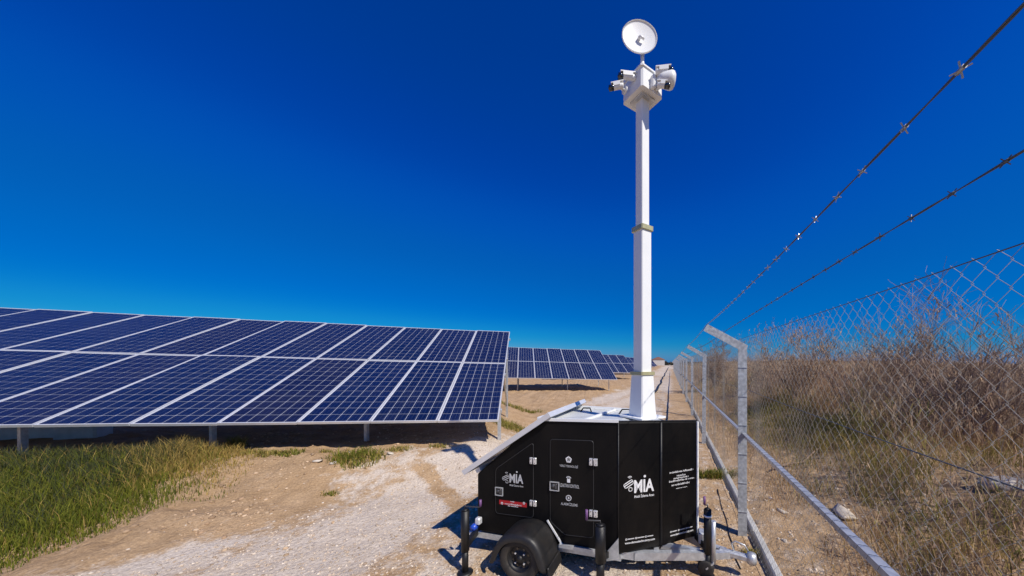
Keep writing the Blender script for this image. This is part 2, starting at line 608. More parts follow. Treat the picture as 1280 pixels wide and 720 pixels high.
def gz(x, y):
    x = np.asarray(x, float); y = np.asarray(y, float)
    n = (x - ROW0[0]) * N0[0] + (y - ROW0[1]) * N0[1]
    r = (x - ROW0[0]) * RD[0] + (y - ROW0[1]) * RD[1]
    edge = np.interp(y, EDGE_Y, EDGE_X)
    left = sstep(-0.3, 1.6, edge - x)
    t1 = sstep(-1.3, 0.1, n) * sstep(-0.9, 0.5, r) * (1 - sstep(5, 12, n)) * 0.36
    t2 = 0.12 * sstep(5, 12, n) * left
    s = fence_s(x, y)
    bank = 0.05 * sstep(0.1, 0.4, s) + 0.52 * sstep(0.5, 3.4, s) + 0.25 * sstep(3.5, 9, s) * (0.5 + fbm(x * .3, y * .3, 2))
    mound = 0.16 * np.exp(-(((x + 5.6) / 1.5) ** 2 + ((y - 3.9) / .8) ** 2))
    rough = (fbm(x * 1.7, y * 1.7, 4) - .5) * (0.06 + 0.12 * left * (1 - t1 / .36 * .5) + 0.16 * sstep(.3, 1.5, s))
    fine = (fbm(x * 9, y * 9, 3) - .5) * (0.026 + 0.055 * left + 0.05 * sstep(.3, 1, s))
    near = 1 - sstep(25, 60, y)
    # the trailer and its jacks stand on level ground
    flat = 1 - 0.8 * np.exp(-(((x - .1) / 1.6) ** 4 + ((y - 3.0) / .7) ** 4))
    return t1 + t2 + bank + mound + (rough + fine) * near * flat


def seg_dist(x, y, a, b):
    ax, ay = a; bx, by = b
    t = np.clip(((x - ax) * (bx - ax) + (y - ay) * (by - ay)) / ((bx - ax) ** 2 + (by - ay) ** 2), 0, 1)
    return np.hypot(x - ax - t * (bx - ax), y - ay - t * (by - ay))


def lines(lo, hi, step, far_lo, far_hi, growth=1.09):
    a = list(np.arange(lo, hi + 1e-6, step))
    s, p = step, hi
    while p < far_hi:
        s *= growth; p += s; a.append(p)
    s, p, b = step, lo, []
    while p > far_lo:
        s *= growth; p -= s; b.append(p)
    return np.array(b[::-1] + a)


xs = lines(-7.5, 7.0, 0.04, -3000, 3000)
ys = lines(2.2, 8.0, 0.04, -80, 4000)
GX, GY = np.meshgrid(xs, ys)
GZ = gz(GX, GY)
verts = np.stack([GX, GY, GZ], -1).reshape(-1, 3)
ny, nx = GX.shape
ii = (np.arange(ny - 1)[:, None] * nx + np.arange(nx - 1)[None, :]).ravel()
faces = np.stack([ii, ii + 1, ii + nx + 1, ii + nx], 1)
gme = np_mesh('ground', verts, faces, M['ground'], smooth=True)
S_ = fence_s(GX, GY)
edge = np.interp(GY, EDGE_Y, EDGE_X)
ROAD_T = (GX - FP[0]) * FD[0] + (GY - FP[1]) * FD[1]
gravel = sstep(-0.45, 0.55, GX - edge + (fbm(GX * 1.3 + 7, GY * 1.3, 3) - .5) * 1.3)
gravel *= 0.45 + 0.75 * sstep(.3, .62, fbm(S_ * 1.3 + 20, ROAD_T * .14, 3))
gravel *= 1 - 0.75 * sstep(-1.25, -0.4, S_) * (1 - sstep(60, 120, GY))
gravel *= 1 - 0.9 * (1 - sstep(0.05, 0.22, seg_dist(GX, GY, (-2.55, 4.9), (-1.35, 3.75))))
gravel *= 1 - 0.5 * (1 - sstep(.1, .5, seg_dist(GX, GY, (-1.2, 9.5), (3.0, 20)))) 
far_soil = sstep(60, 160, GY)
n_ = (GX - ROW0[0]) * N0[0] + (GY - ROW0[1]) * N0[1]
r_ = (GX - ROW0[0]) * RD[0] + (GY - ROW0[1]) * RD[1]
grass_m = sstep(-4.1, -5.0, GX + 0.55 * (GY - 3.2)) if False else 1 - sstep(-5.0, -3.6, GX - 0.25 * (GY - 3))
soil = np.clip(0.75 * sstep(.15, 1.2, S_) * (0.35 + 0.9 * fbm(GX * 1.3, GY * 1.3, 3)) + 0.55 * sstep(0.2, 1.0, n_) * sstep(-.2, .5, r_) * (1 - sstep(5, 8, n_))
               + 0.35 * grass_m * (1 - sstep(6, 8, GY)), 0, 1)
for nm, arr in (('gravel', gravel), ('soil', soil)):
    at = gme.attributes.new(nm, 'FLOAT', 'POINT')
    at.data.foreach_set('value', arr.ravel().astype(np.float32))
ground = link('ground', gme)
tag(ground, kind='structure')


def g1(x, y):
    return float(gz(np.array([x]), np.array([y]))[0])


def ray(px, py):
    return Vector(((px - PPX) / FPX, 1.0, -(py - PPY) / FPX))


def at(px, py, depth):
    return Vector((0, 0, CAM_H)) + ray(px, py) * depth


def on_ground(px, py):
    d = ray(px, py)
    t = CAM_H / -d.z
    for _ in range(12):
        p = d * t
        t = (CAM_H - g1(p.x, p.y)) / -d.z
    p = d * t
    return Vector((p.x, p.y, g1(p.x, p.y)))

# ------------------------------------------------------------------ solar arrays
FW = PW - 0.011         # panel outer width
FL = PL - 0.012          # panel outer length
fr, th = 0.016, 0.04


def panel_meshes():
    m = MB()
    m.box((FW / 2, fr / 2, -th / 2), (FW, fr, th))
    m.box((FW / 2, FL - fr / 2, -th / 2), (FW, fr, th))
    m.box((fr / 2, FL / 2, -th / 2), (fr, FL - 2 * fr, th))
    m.box((FW - fr / 2, FL / 2, -th / 2), (fr, FL - 2 * fr, th))
    frame = m.mesh('panel', M['alu'])
    s = MB()
    s.box((FW / 2, FL / 2, -0.010), (FW - 2 * fr, FL - 2 * fr, 0.006))
    sheet = s.mesh('backsheet', M['backsheet'])
    c = MB()
    nxc, nyc = 6, 12
    x0, y0 = fr + 0.006, fr + 0.009
    cw, cl = (FW - 2 * x0) / nxc, (FL - 2 * y0) / nyc
    g = 0.0058
    ch = 0.012
    z = -0.0055
    for i in range(nxc):
        for j in range(nyc):
            ax, ay, bx, by = x0 + i * cw + g / 2, y0 + j * cl + g / 2, x0 + (i + 1) * cw - g / 2, y0 + (j + 1) * cl - g / 2
            c.add([(ax + ch * .3, ay, z), (bx - ch * .3, ay, z), (bx, ay + ch * .3, z), (bx, by - ch * .3, z), (bx - ch * .3, by, z), (ax + ch * .3, by, z),
                   (ax, by - ch * .3, z), (ax, ay + ch * .3, z)], [tuple(range(8))])
    cells = c.mesh('cell_grid', M['cell'])
    return frame, sheet, cells


FRAME, SHEET, CELLS = panel_meshes()


def solar_row(origin, ncol, label, legs, clearance_pts=None, detail=True):
    """an array table: local X runs left along the row, local Y up the slope, local Z is the panel normal"""
    X = Vector(RD)
    n0 = Vector(N0)
    up = X.cross(n0)
    if up.z < 0: up = -up
    Y = (n0 * math.cos(TILT) + up * math.sin(TILT)).normalized()
    Z = X.cross(Y)
    flip = Z.z < 0
    o = Vector(origin)
    root = empty('solar_array', (o.x, o.y, g1(o.x, o.y)))
    tag(root, label, 'solar array', 'rows of tilted solar panels in the field')
    inv = Matrix.Translation(-root.location)
    # panels use right-handed local axes: x to the right along the row, y up the slope
    Xr = -X
    Zr = Xr.cross(Y)
    for k in range(ncol):
        for t in range(2):
            p = o + X * ((k + 1) * PW - 0.0055) + Y * (t * PL + 0.006)
            mt = Matrix((( Xr.x, Y.x, Zr.x, p.x), (Xr.y, Y.y, Zr.y, p.y), (Xr.z, Y.z, Zr.z, p.z), (0, 0, 0, 1)))
            f = link('panel', FRAME, root)
            f.matrix_local = inv @ mt @ Matrix.Rotation(R(random.uniform(-.3, .3)), 4, 'X') @ Matrix.Rotation(R(random.uniform(-.35, .35)), 4, 'Y')
            link('backsheet', SHEET, f)
            cg = link('cell_grid', CELLS, f)
            cg['kind'] = 'stuff'
    # purlins under the panels, rafters, legs
    loc = lambda v: v - root.location
    Ln = ncol * PW
    for yy in (0.45, 2.05, 3.0, 4.6):
        a = o + Y * yy - Zr * 0.075
        MB().bar(loc(a - X * 0.03), loc(a + X * Ln), 0.05, 0.06, up=Zr).build('purlin', M['zinc'], root)
    for k in legs:
        a = o + X * (k * PW) - Zr * 0.145
        MB().bar(loc(a + Y * 0.25), loc(a + Y * 4.85), 0.05, 0.075, up=Zr).build('rafter', M['zinc'], root)
        for yy in (0.75, 3.9):
            q = a + Y * yy
            gz_ = g1(q.x, q.y)
            lg = MB()
            lg.bar(loc(Vector((q.x, q.y, gz_ - 0.1))), loc(q), 0.05, 0.07, up=(0, 1, 0))
            lg.build('leg', M['zinc'], root)
        q1 = a + Y * 3.9; q0 = a + Y * 2.2
        MB().bar(loc(Vector((q1.x, q1.y, g1(q1.x, q1.y) + 0.35))), loc(q0), 0.03, 0.03).build('brace', M['zinc'], root)
    return root


solar_row(ROW0, 15, 'large near row of blue solar panels filling the left side', [0.04, 2.35, 4.6, 6.9, 9.2, 11.5, 13.8])
solar_row(ROW0 + ROW_STEP, 12, 'second row of solar panels, half hidden behind the near row', [0.35, 3.0, 6.0, 9, 11.6])
solar_row(ROW0 + ROW_STEP * 2, 9, 'third row of solar panels, just left of the white mast', [0.3, 3.0, 6.0, 8.7])
far_labels = ['fourth row of solar panels, right behind the white mast', 'fifth row of solar panels, small in the distance behind the mast']
for k in range(3, 5):
    solar_row(ROW0 + ROW_STEP * k, 8, far_labels[k - 3], [0.3, 4.0, 7.7])
for k, lb in ((5, 'tiny far row of solar panels low beside the mast'), (7, 'tiny far row of solar panels near the end of the track'),
              (9, 'farthest row of solar panels at the vanishing point of the track')):
    solar_row(ROW0 + ROW_STEP * k, 5, lb, [0.3, 4.7])

# pale concrete blocks under the near array
for (p0, p1, yb, lb) in ((2, 74, 562, 'leftmost pale concrete block lying under the near solar array'),
                         (84, 126, 559, 'second pale concrete block from the left under the near solar array')):
    d = 6.2
    a, b = at(p0, yb, d), at(p1, yb, d)
    z = g1((a.x + b.x) / 2, d)
    o = MB().box((0, 0, 0.11), (b.x - a.x, 0.3, 0.30), bev=0.03).build('concrete_block', M['block'])
    o.location = ((a.x + b.x) / 2, d, z)
    o.rotation_euler = (0, 0, R(10))
    tag(o, lb, 'concrete block', 'concrete blocks under the near array')

# ------------------------------------------------------------------ chain-link fence
def fpt(t, s, z):
    """point t metres along the fence from the first post, s metres to its right"""
    p = FP + FD * t + FN * s
    return Vector((p[0], p[1], z))


FANG = math.atan2(FD[1], FD[0])
fence = empty('chain_link_fence', fpt(0, 0, 0), FANG)      # local X along the fence, local Y to the left
tag(fence, 'chain-link fence with angled steel posts and barbed wire right of the track', 'fence')
POST_H = 1.97
ARM = Vector((0.0, 0.40, 0.235))


def post_mesh():
    m = MB()
    # open angle profile: two flanges
    m.box((0.0, 0.0, POST_H / 2 - 0.15), (0.012, 0.085, POST_H + 0.3))
    m.box((0.0335, -0.037, POST_H / 2 - 0.15), (0.055, 0.011, POST_H + 0.3))
    for z in np.arange(0.25, 1.9, 0.3):
        m.box((-0.008, 0.0, z), (0.008, 0.09, 0.006))
    return m.mesh('post', M['post'])


def arm_mesh():
    m = MB()
    a = Vector((0, -0.035, POST_H - 0.03))
    m.bar(a, a + ARM, 0.013, 0.075, up=(0, -.5, .86))
    b = Vector((0.03, -0.035 - 0.018, POST_H - 0.03 + 0.034))
    m.bar(b, b + ARM, 0.05, 0.010, up=(0, -.5, .86))
    return m.mesh('arm', M['post'])


PM, AM = post_mesh(), arm_mesh()
NPOST = 20
for k in range(-1, NPOST):
    jx, jz = random.uniform(-.03, .03), random.uniform(-.02, .02)
    if k in (0, 1): jx = jz = 0
    p = link('post', PM, fence, (k * BAY + jx, 0, jz))
    p.rotation_euler = (R(random.uniform(-.6, .6)) if k > 0 else 0, R(random.uniform(-.6, .6)) if k > 0 else 0, 0)
    link('arm', AM, p)


def chain_mesh():
    p, wr = 0.034, 0.0010
    nw, nz = int(BAY / p), 60
    vs, fs = [], []
    off = [(0.9, 0), (-.45, .8), (-.45, -.8)]
    for i in range(nw):
        base = len(vs)
        bulge = 0
        for j in range(nz + 1):
            x = i * p + p * ((i + j) % 2)
            z = 0.03 + j * p
            y = 0.003 * (1 if (i + j) % 2 else -1) - 0.052 + 0.02 * math.sin(i * .21) * math.sin(z * 1.5)
            for (a, b) in off:
                vs.append((x + a * wr, y + b * wr, z))
        for j in range(nz):
            for k in range(3):
                k2 = (k + 1) % 3
                o = base + j * 3
                fs.append((o + k, o + k2, o + 3 + k2, o + 3 + k))
    return np_mesh('mesh_panel', np.array(vs), np.array(fs), M['wire'])


CM = chain_mesh()
for k in range(-1, 16):
    link('mesh_panel', CM, fence, (k * BAY, 0, 0))

# mid rail with the wire ends twisted over it, tension wires
for k in range(-1, NPOST - 1):
    m = MB()
    x0, x1 = k * BAY, (k + 1) * BAY
    m.bar((x0 + 0.008, -0.018, 1.045), (x1 - 0.008, -0.018, 1.045), 0.018, 0.034)
    m.bar((x0 + 0.008, -0.012, 1.067), (x1 - 0.008, -0.012, 1.067), 0.036, 0.007)
    rl = m.build('rail', M['zinc'], fence)
    if k < 5:
        tm = MB()
        for q in np.arange(x0 + 0.05, x1 - 0.03, 0.068):
            tm.tube([(q, -0.045, 1.03), (q + 0.010, -0.040, 1.076), (q + 0.026, 0.006, 1.075), (q + 0.03, 0.011, 1.055)], 0.0011, 4, smooth=False)
        tm.build('wire_tie', M['barb'], rl)['kind'] = 'stuff'
for z, nm in ((0.06, 'tension_wire'), (1.52, 'tension_wire'), (2.07, 'tension_wire')):
    m = MB()
    pts = []
    for k in range(-1, NPOST - 1):
        for q in range(8):
            f_ = q / 8
            pts.append(((k + f_) * BAY, -0.05, z - 0.02 * 4 * f_ * (1 - f_) * (1 if z < 2 else .4)))
    m.tube(pts, 0.0022 if z < 2 else 0.0018, 5)
    m.build(nm, M['barb'], fence)


def barbed(frac, sags, z_off):
    strand, tips = MB(), MB()
    a0 = Vector((0, -0.035, POST_H - 0.03)) + ARM * frac + Vector((0, 0, z_off))
    pts = []
    for k in range(-1, NPOST - 1):
        sg = sags[0] if k == -1 else sags[1]
        for q in range(24):
            f_ = q / 24
            pts.append(Vector(((k + f_) * BAY, a0.y, a0.z - sg * 4 * f_ * (1 - f_))))
    # two twisted wires
    for ph in (0, math.pi):
        w = []
        for i in range(len(pts) - 1):
            for u in (0, .5):
                c = pts[i].lerp(pts[i + 1], u)
                ang = (i + u) * 2.6 + ph
                w.append(c + Vector((0, math.cos(ang), math.sin(ang))) * 0.0013)
        strand.tube(w, 0.0013, 5, cap=False)
    o = strand.build('barbed_wire', M['barb'], fence)
    rr = random.Random(5 + int(frac * 10))
    x = -BAY + 0.1
    while x < 26:
        k = int((x + BAY) // BAY) - 1
        f_ = x / BAY - k
        sg = sags[0] if k == -1 else sags[1]
        c = Vector((x, a0.y, a0.z - sg * 4 * f_ * (1 - f_)))
        a = rr.uniform(0, math.pi)
        for s_ in (0, 1):
            d = Vector((0.35 * (1 if s_ else -1), math.cos(a + s_ * 1.4), math.sin(a + s_ * 1.4))).normalized() * 0.011
            tips.tube([c - d, c + d], 0.0011, 4, smooth=False)
        tips.tube([c - Vector((.006, 0, 0)), c + Vector((.006, 0, 0))], 0.0032, 6)
        x += rr.uniform(0.095, 0.125)
    b = tips.build('barbs', M['barb_tip'] if frac > .8 else M['barb'], o)
    b['kind'] = 'stuff'


barbed(0.97, (0.033, 0.03), 0.035)
barbed(0.50, (-0.008, 0.03), 0.075)

# low concrete kerb under the mesh
kerb = MB()
for k in range(-1, 12):
    kerb.box(((k + .5) * BAY, -0.13, 0.02), (BAY - 0.012, 0.07, 0.10), bev=0.012)
ko = kerb.build('concrete_kerb', M['concrete'])
ko.location = fpt(0, 0, 0); ko.rotation_euler = (0, 0, FANG)
tag(ko, 'low pale concrete strip along the foot of the chain-link fence', 'kerb')

# black pipe lying along the track
m = MB()
pts = []
for t in np.arange(1.0, 150, 1.2):
    s = -1.62 + 0.05 * math.sin(t * .31) + 0.04 * math.sin(t * .77)
    p = fpt(t, s, 0)
    pts.append((p.x, p.y, g1(p.x, p.y) + 0.04))
m.tube(pts, 0.075, 10)
tag(m.build('black_pipe', M['pipe']), 'long black pipe lying on the sandy track beside the fence', 'pipe')

# ------------------------------------------------------------------ the surveillance trailer
TM = Vector((0.35, 3.15, 0.0))
TU = Vector((0.966, -0.26, 0)).normalized()
TW = Vector((0.26, 0.966, 0)).normalized()
tz = 0.0
trailer = empty('surveillance_trailer', (TM.x, TM.y, tz), math.atan2(TU.y, TU.x))
tag(trailer, 'black surveillance trailer with tall white camera mast, standing on jacks on the gravel', 'trailer')
UP = Vector((0, 0, 1))
CAML = Vector(((Vector((0, 0, 0)) - TM).dot(TU), (Vector((0, 0, 0)) - TM).dot(TW), CAM_H))


def lray(px, py):
    d = ray(px, py)
    return Vector((d.dot(TU), d.dot(TW), d.z))


def on_plane(px, py, p0, n):
    d = lray(px, py)
    p0, n = Vector(p0), Vector(n)
    t = (p0 - CAML).dot(n) / d.dot(n)
    return CAML + d * t


SIDE_W = -0.5


def side(px, py, out=0.0):
    p = on_plane(px, py, (0, SIDE_W - out, 0), (0, 1, 0))
    return p


# --- body: polygon in plan (u, w) with roof heights
ZB = 0.20
prof = [(-1.347, .5), (-0.72, .5), (0, .5), (.336, .303), (.646, .06)]
top = {-1.347: .752, -0.72: 1.285, 0: 1.303, .336: 1.288, .646: 1.265}
bot = {-1.347: .215, -0.72: .205, 0: .20, .336: .205, .646: .215}
near = [(u, -w) for u, w in prof]
far = [(u, w) for u, w in prof]
m = MB()
ring = near + far[::-1]
n = len(ring)
top_far = {-1.347: .752, -0.72: 1.262, 0: 1.24, .336: 1.19, .646: 1.235}
tz_ = lambda u, w: top[u] if w < 0 else top_far[u]
vs = [(u, w, bot[u]) for u, w in ring] + [(u, w, tz_(u, w)) for u, w in ring]
fs = [tuple(range(n))[::-1]]
for i in range(n):
    j = (i + 1) % n
    fs.append((i, j, n + j, n + i))
tp = lambda i: n + i
fs += [(tp(0), tp(1), tp(8), tp(9)), (tp(1), tp(2), tp(7), tp(8)), (tp(2), tp(3), tp(6), tp(7)), (tp(3), tp(4), tp(5), tp(6))]
m.add(vs, fs)
body = m.build('body', M['black'], trailer)
bv = body.modifiers.new('bevel', 'BEVEL')
bv.width = 0.012; bv.segments = 2; bv.limit_method = 'ANGLE'; bv.angle_limit = R(12)

# roof skin and white edge trims
roof = MB()
for (i, j) in ((1, 2), (2, 3), (3, 4)):
    (u0, w0), (u1, w1) = prof[i], prof[j]
    e = 0.012
    roof.add([(u0, -w0 + e, top[u0] + .004), (u1, -w1 + e, top[u1] + .004), (u1, w1 - e, top_far[u1] + .004), (u0, w0 - e, top_far[u0] + .004)], [(0, 1, 2, 3)])
roof_o = roof.build('roof', M['roofgrey'], trailer)


def trim(pts, w=0.02, h=0.02, name='roof_trim', mat='white', parent=None):
    mm = MB()
    for a, b in zip(pts[:-1], pts[1:]):
        mm.bar(a, b, w, h)
    return mm.build(name, M[mat], parent or trailer)


for sgn in (-1, 1):
    trim([(u, sgn * (w + .002), tz_(u, sgn) + 0.008) for u, w in prof[1:3]], 0.022, 0.024, parent=roof_o)
    trim([(u, sgn * (w - .012), tz_(u, sgn) + 0.005) for u, w in prof[2:5]], 0.016, 0.008, mat='seam', parent=roof_o)
trim([(-0.72, -.5, 1.297), (-0.72, .5, 1.274)], 0.03, 0.03, parent=roof_o)
trim([(-0.30, -.47, 1.303), (-0.22, .47, 1.262)], 0.02, 0.02, parent=roof_o)
trim([(-0.70, .485, 1.282), (0.02, .485, 1.262)], 0.03, 0.03, parent=roof_o)
for u in (-.55, -.12):
    MB().tube([(u, .2, 1.26), (u + .03, .22, 1.305), (u + .10, .24, 1.305), (u + .12, .24, 1.25)], 0.008, 6).build('roof_handle', M['black_rough'], roof_o)
# white strip on the nose edge
MB().box((.652, -0.064, (.215 + 1.262) / 2), (.012, .018, 1.045), Matrix.Rotation(R(-38), 3, 'Z')).build('edge_strip', M['white'], trailer)
# nose crease post (rounded dark bead)
MB().tube([(.338, -.3045, .212), (.338, -.3045, 1.283)], 0.011, 10).build('corner_bead', M['black_rough'], trailer)
MB().tube([(.0, -.5015, .21), (.0, -.5015, 1.297)], 0.006, 8).build('corner_bead', M['black_rough'], trailer)

# --- sloping solar panel over the rear
_t = on_plane(685, 516, (0, -.56, 0), (0, 1, 0)); _b = on_plane(577, 589, (0, -.56, 0), (0, 1, 0))
sl = Vector((_b.x - _t.x, 0, _b.z - _t.z)); plen = sl.length; sl.normalize()
nr = Vector((sl.z, 0, -sl.x))
ps = Vector((_t.x, 0, _t.z)) - nr * .02
pwid = 1.12
pan = MB()
rot = Matrix((sl, Vector((0, 1, 0)), sl.cross(Vector((0, 1, 0))))).transposed()
cc = ps + sl * plen / 2
pan.box(cc + Vector((0, -pwid / 2 + .015, 0)), (plen, .03, .045), rot)
pan.box(cc + Vector((0, pwid / 2 - .015, 0)), (plen, .03, .045), rot)
pan.box(ps + sl * .015, (.03, pwid - .06, .045), rot)
pan.box(ps + sl * (plen - .015), (.03, pwid - .06, .045), rot)
sp_o = pan.build('solar_panel', M['alu'], trailer)
MB().box(cc, (plen - .06, pwid - .06, .008), rot).build('backsheet', M['backsheet'], sp_o)
cg = MB()
for i in range(6):
    for j in range(7):
        q = ps + sl * (.05 + (i + .5) * (plen - .1) / 6) + Vector((0, -pwid / 2 + .05 + (j + .5) * (pwid - .1) / 7, 0)) + nr * .006
        cg.box(q, ((plen - .1) / 6 - .006, (pwid - .1) / 7 - .006, .002), rot)
o = cg.build('cell_grid', M['cell'], sp_o); o['kind'] = 'stuff'
for w in (-.40, .40):
    for k in (.14, .74):
        q = ps + sl * k
        MB().bar(q - nr * .02, q - nr * .11, .03, .05, up=(0, 1, 0)).build('mounting_foot', M['zinc'], sp_o)
MB().bar(Vector((-1.33, -.50, .768)) + nr * .02, Vector((-1.33, .50, .768)) + nr * .02, .05, .035, up=nr).build('mounting_rail', M['white'], sp_o)

# --- doors: recessed seal line around a slightly proud leaf
def rounded(pts, r=0.02, n=4, which=None):
    out = []
    k = len(pts)
    for i, p in enumerate(pts):
        p = Vector(p)
        if which and i not in which:
            out.append(p); continue
        a, b = Vector(pts[i - 1]), Vector(pts[(i + 1) % k])
        da, db = (a - p).normalized(), (b - p).normalized()
        for q in range(n + 1):
            t = q / n
            out.append((p + da * r) * (1 - t) ** 2 + p * 2 * t * (1 - t) + (p + db * r) * t * t)
    return out


def door(pxs, r, label=None):
    pts = [side(*p) for p in pxs]
    poly = rounded([(p.x, p.z) for p in [Vector((q.x, q.z, 0)) for q in pts]] and [Vector((q.x, q.z)) for q in pts], r)
    poly2 = [(p.x, p.y) for p in poly]
    leaf = MB().prism(poly2, (0, -0.006, 0), (0, SIDE_W - 0.0005, 0), (1, 0, 0), (0, 0, 1)).build('door', M['black'], trailer)
    line = [(p[0], SIDE_W - 0.004, p[1]) for p in poly2]
    line.append(line[0])
    MB().tube(line, 0.0042, 5, cap=False).build('door_seal', M['seam'], leaf)
    return leaf


d1 = door([(620, 586), (667, 553), (667, 647), (620, 641)], 0.035)
d2 = door([(688, 549), (742, 551), (742, 672), (706, 668), (688, 651)], 0.03)


def hinge(x0, y0, x1, y1, parent):
    a, b = side(x0, y0), side(x1, y1)
    c = (a + b) / 2; c.y = SIDE_W - 0.014
    w, h = abs(b.x - a.x), abs(a.z - b.z)
    hg = MB().box((c.x - w * .27, c.y, c.z), (w * .46, .016, h), bev=.004)
    hg.box((c.x + w * .27, c.y - .002, c.z), (w * .46, .018, h), bev=.004)
    ho = hg.build('hinge', M['chrome'], parent)
    MB().tube([(c.x, c.y - .006, c.z - h * .5), (c.x, c.y - .006, c.z + h * .5)], w * .09, 8).build('hinge_pin', M['dark_metal'], ho)
    bb = MB()
    for dz in (-.28, .28):
        for dx in (-.3, .3):
            bb.lathe([(.0, .0025), (.0035, .002), (.004, 0)], 8, (c.x + dx * w, c.y - .0105, c.z + dz * h), (0, -1, 0))
    bb.build('hinge_screws', M['dark_metal'], ho)['kind'] = 'stuff'


hinge(663, 571, 671.5, 580, d1); hinge(663, 624, 671.5, 632.5, d1)
hinge(737, 572, 747.5, 582, d2); hinge(737, 636, 747.5, 646, d2)


def latch(x0, y0, x1, y1, parent):
    a, b = side(x0, y0), side(x1, y1)
    c = (a + b) / 2
    w, h = abs(b.x - a.x), abs(a.z - b.z)
    y = SIDE_W - 0.012
    lt = MB()
    t = .007
    for dx, dz, ww, hh in ((0, h / 2 - t / 2, w, t), (0, -h / 2 + t / 2, w, t), (-w / 2 + t / 2, 0, t, h - 2 * t), (w / 2 - t / 2, 0, t, h - 2 * t)):
        lt.box((c.x + dx, y, c.z + dz), (ww, .012, hh))
    lo = lt.build('latch', M['zinc'], parent)
    MB().box((c.x, y + .003, c.z), (w - 2 * t - .002, .006, h - 2 * t - .002)).build('latch_dish', M['black_rough'], lo)
    MB().lathe([(0, .006), (w * .16, .005), (w * .2, 0)], 12, (c.x - w * .15, y, c.z), (0, -1, 0)).build('lock_cylinder', M['dark_metal'], lo)
    MB().box((c.x + w * .16, y - .003, c.z), (w * .2, .008, h * .55), bev=.002).build('latch_handle', M['dark_metal'], lo)


latch(620, 608, 629.5, 619.5, d1); latch(688, 601, 699.5, 613.5, d2)

# --- printing
def text_mesh(body_, size, xs_=1.0, bold=0.0):
    cu = bpy.data.curves.new('txt', 'FONT')
    cu.body = body_
    cu.size = size
    cu.align_x = 'CENTER'; cu.align_y = 'CENTER'
    cu.offset = bold * size
    cu.resolution_u = 3
    o = bpy.data.objects.new('txt', cu)
    C.objects.link(o)
    dg = bpy.context.evaluated_depsgraph_get()
    me = bpy.data.meshes.new_from_object(o.evaluated_get(dg))
    vs = [(v.co.x * xs_, v.co.y) for v in me.vertices]
    fs = [tuple(p.vertices) for p in me.polygons]
    bpy.data.objects.remove(o); bpy.data.curves.remove(cu); bpy.data.meshes.remove(me)
    return vs, fs


class Face:
    """flat print on a trailer face: origin, direction along the text, outward normal"""
    def __init__(self, p0, p1, out):
        self.p0 = Vector(p0)
        self.x = (Vector(p1) - self.p0).normalized()
        self.n = Vector((self.x.y, -self.x.x, 0))
        self.out = out

    def hit(self, px, py):
        p = on_plane(px, py, self.p0 + self.n * self.out, self.n)
        return ((p - self.p0).dot(self.x), p.z)

    def pt(self, a, z, lift=0.0):
        q = self.p0 + self.x * a + self.n * (self.out + lift)
        return Vector((q.x, q.y, z))


F_SIDE = Face((-1.347, -.5, 0), (0, -.5, 0), 0.0085)
F_NL = Face((0, -.5, 0), (.336, -.303, 0), 0.003)
F_NR = Face((.336, -.303, 0), (.646, -.06, 0), 0.003)


def put_text(face, s, box, mat='print', name='lettering', parent=None, bold=0.0, skew=0.0):
    """s fills the pixel box (x0,y0,x1,y1) of the face"""
    a0, z0 = face.hit(box[0], (box[1] + box[3]) / 2)
    a1, _ = face.hit(box[2], (box[1] + box[3]) / 2)
    xm = (box[0] + box[2]) / 2
    zt, zb = face.hit(xm, box[1])[1], face.hit(xm, box[3])[1]
    vs, fs = text_mesh(s, 1.0, 1.0, bold)
    v = np.array(vs)
    mn, mx = v.min(0), v.max(0)
    m = MB()
    pts = []
    for x, y in v:
        t = (x - mn[0]) / (mx[0] - mn[0])
        k = (y - mn[1]) / (mx[1] - mn[1])
        pts.append(face.pt(a0 + (a1 - a0) * t, zb + (zt - zb) * k))
    m.add(pts, fs)
    return m.build(name, M[mat], parent or trailer)


def greek(face, x0, x1, y, hpx, seed, mat='print', name='small_print', parent=None, gap=.25):
    """a line of print too small to read in the photograph: letter-sized marks"""
    rr = random.Random(seed)
    a0, z = face.hit(x0, y); a1, _ = face.hit(x1, y)
    h = (face.hit(x0, y - hpx / 2)[1] - face.hit(x0, y + hpx / 2)[1])
    m = MB()
    a = a0
    cw = h * .55
    while a < a1:
        if rr.random() < gap * .45:
            a += cw * .8; continue
        hh = h * rr.choice((.7, .7, 1.0, .72))
        w = min(cw * rr.uniform(.6, 1.0), a1 - a)
        st = w * .34
        kind = rr.randint(0, 2)
        quads = [(a, a + st, 0, hh)]
        if kind != 1: quads.append((a + w - st, a + w, 0, hh * rr.choice((1, .6))))
        quads.append((a + st, a + w - (st if kind != 1 else 0), hh * .4 * kind, hh * .4 * kind + h * .18))
        for (p, q, zz0, zz1) in quads:
            if q > p:
                m.add([face.pt(p, z - h / 2 + zz0), face.pt(q, z - h / 2 + zz0), face.pt(q, z - h / 2 + zz1), face.pt(p, z - h / 2 + zz1)], [(0, 1, 2, 3)])
        a += w + cw * .22
    return m.build(name, M[mat], parent or trailer)


def ribbon(face, loop, w, closed, mat, name, parent=None):
    """flat line of width w through (a,z) points on a face"""
    m = MB()
    k = len(loop)
    for i in range(k if closed else k - 1):
        p, q = Vector(loop[i]), Vector(loop[(i + 1) % k])
        d = (q - p)
        if d.length < 1e-6: continue
        d.normalize()
        nn = Vector((-d.y, d.x)) * w / 2
        e = d * w * .3
        m.add([face.pt(*(p - nn - e)), face.pt(*(q - nn + e)), face.pt(*(q + nn + e)), face.pt(*(p + nn - e))], [(0, 1, 2, 3)])
    return m.build(name, M[mat], parent or trailer)


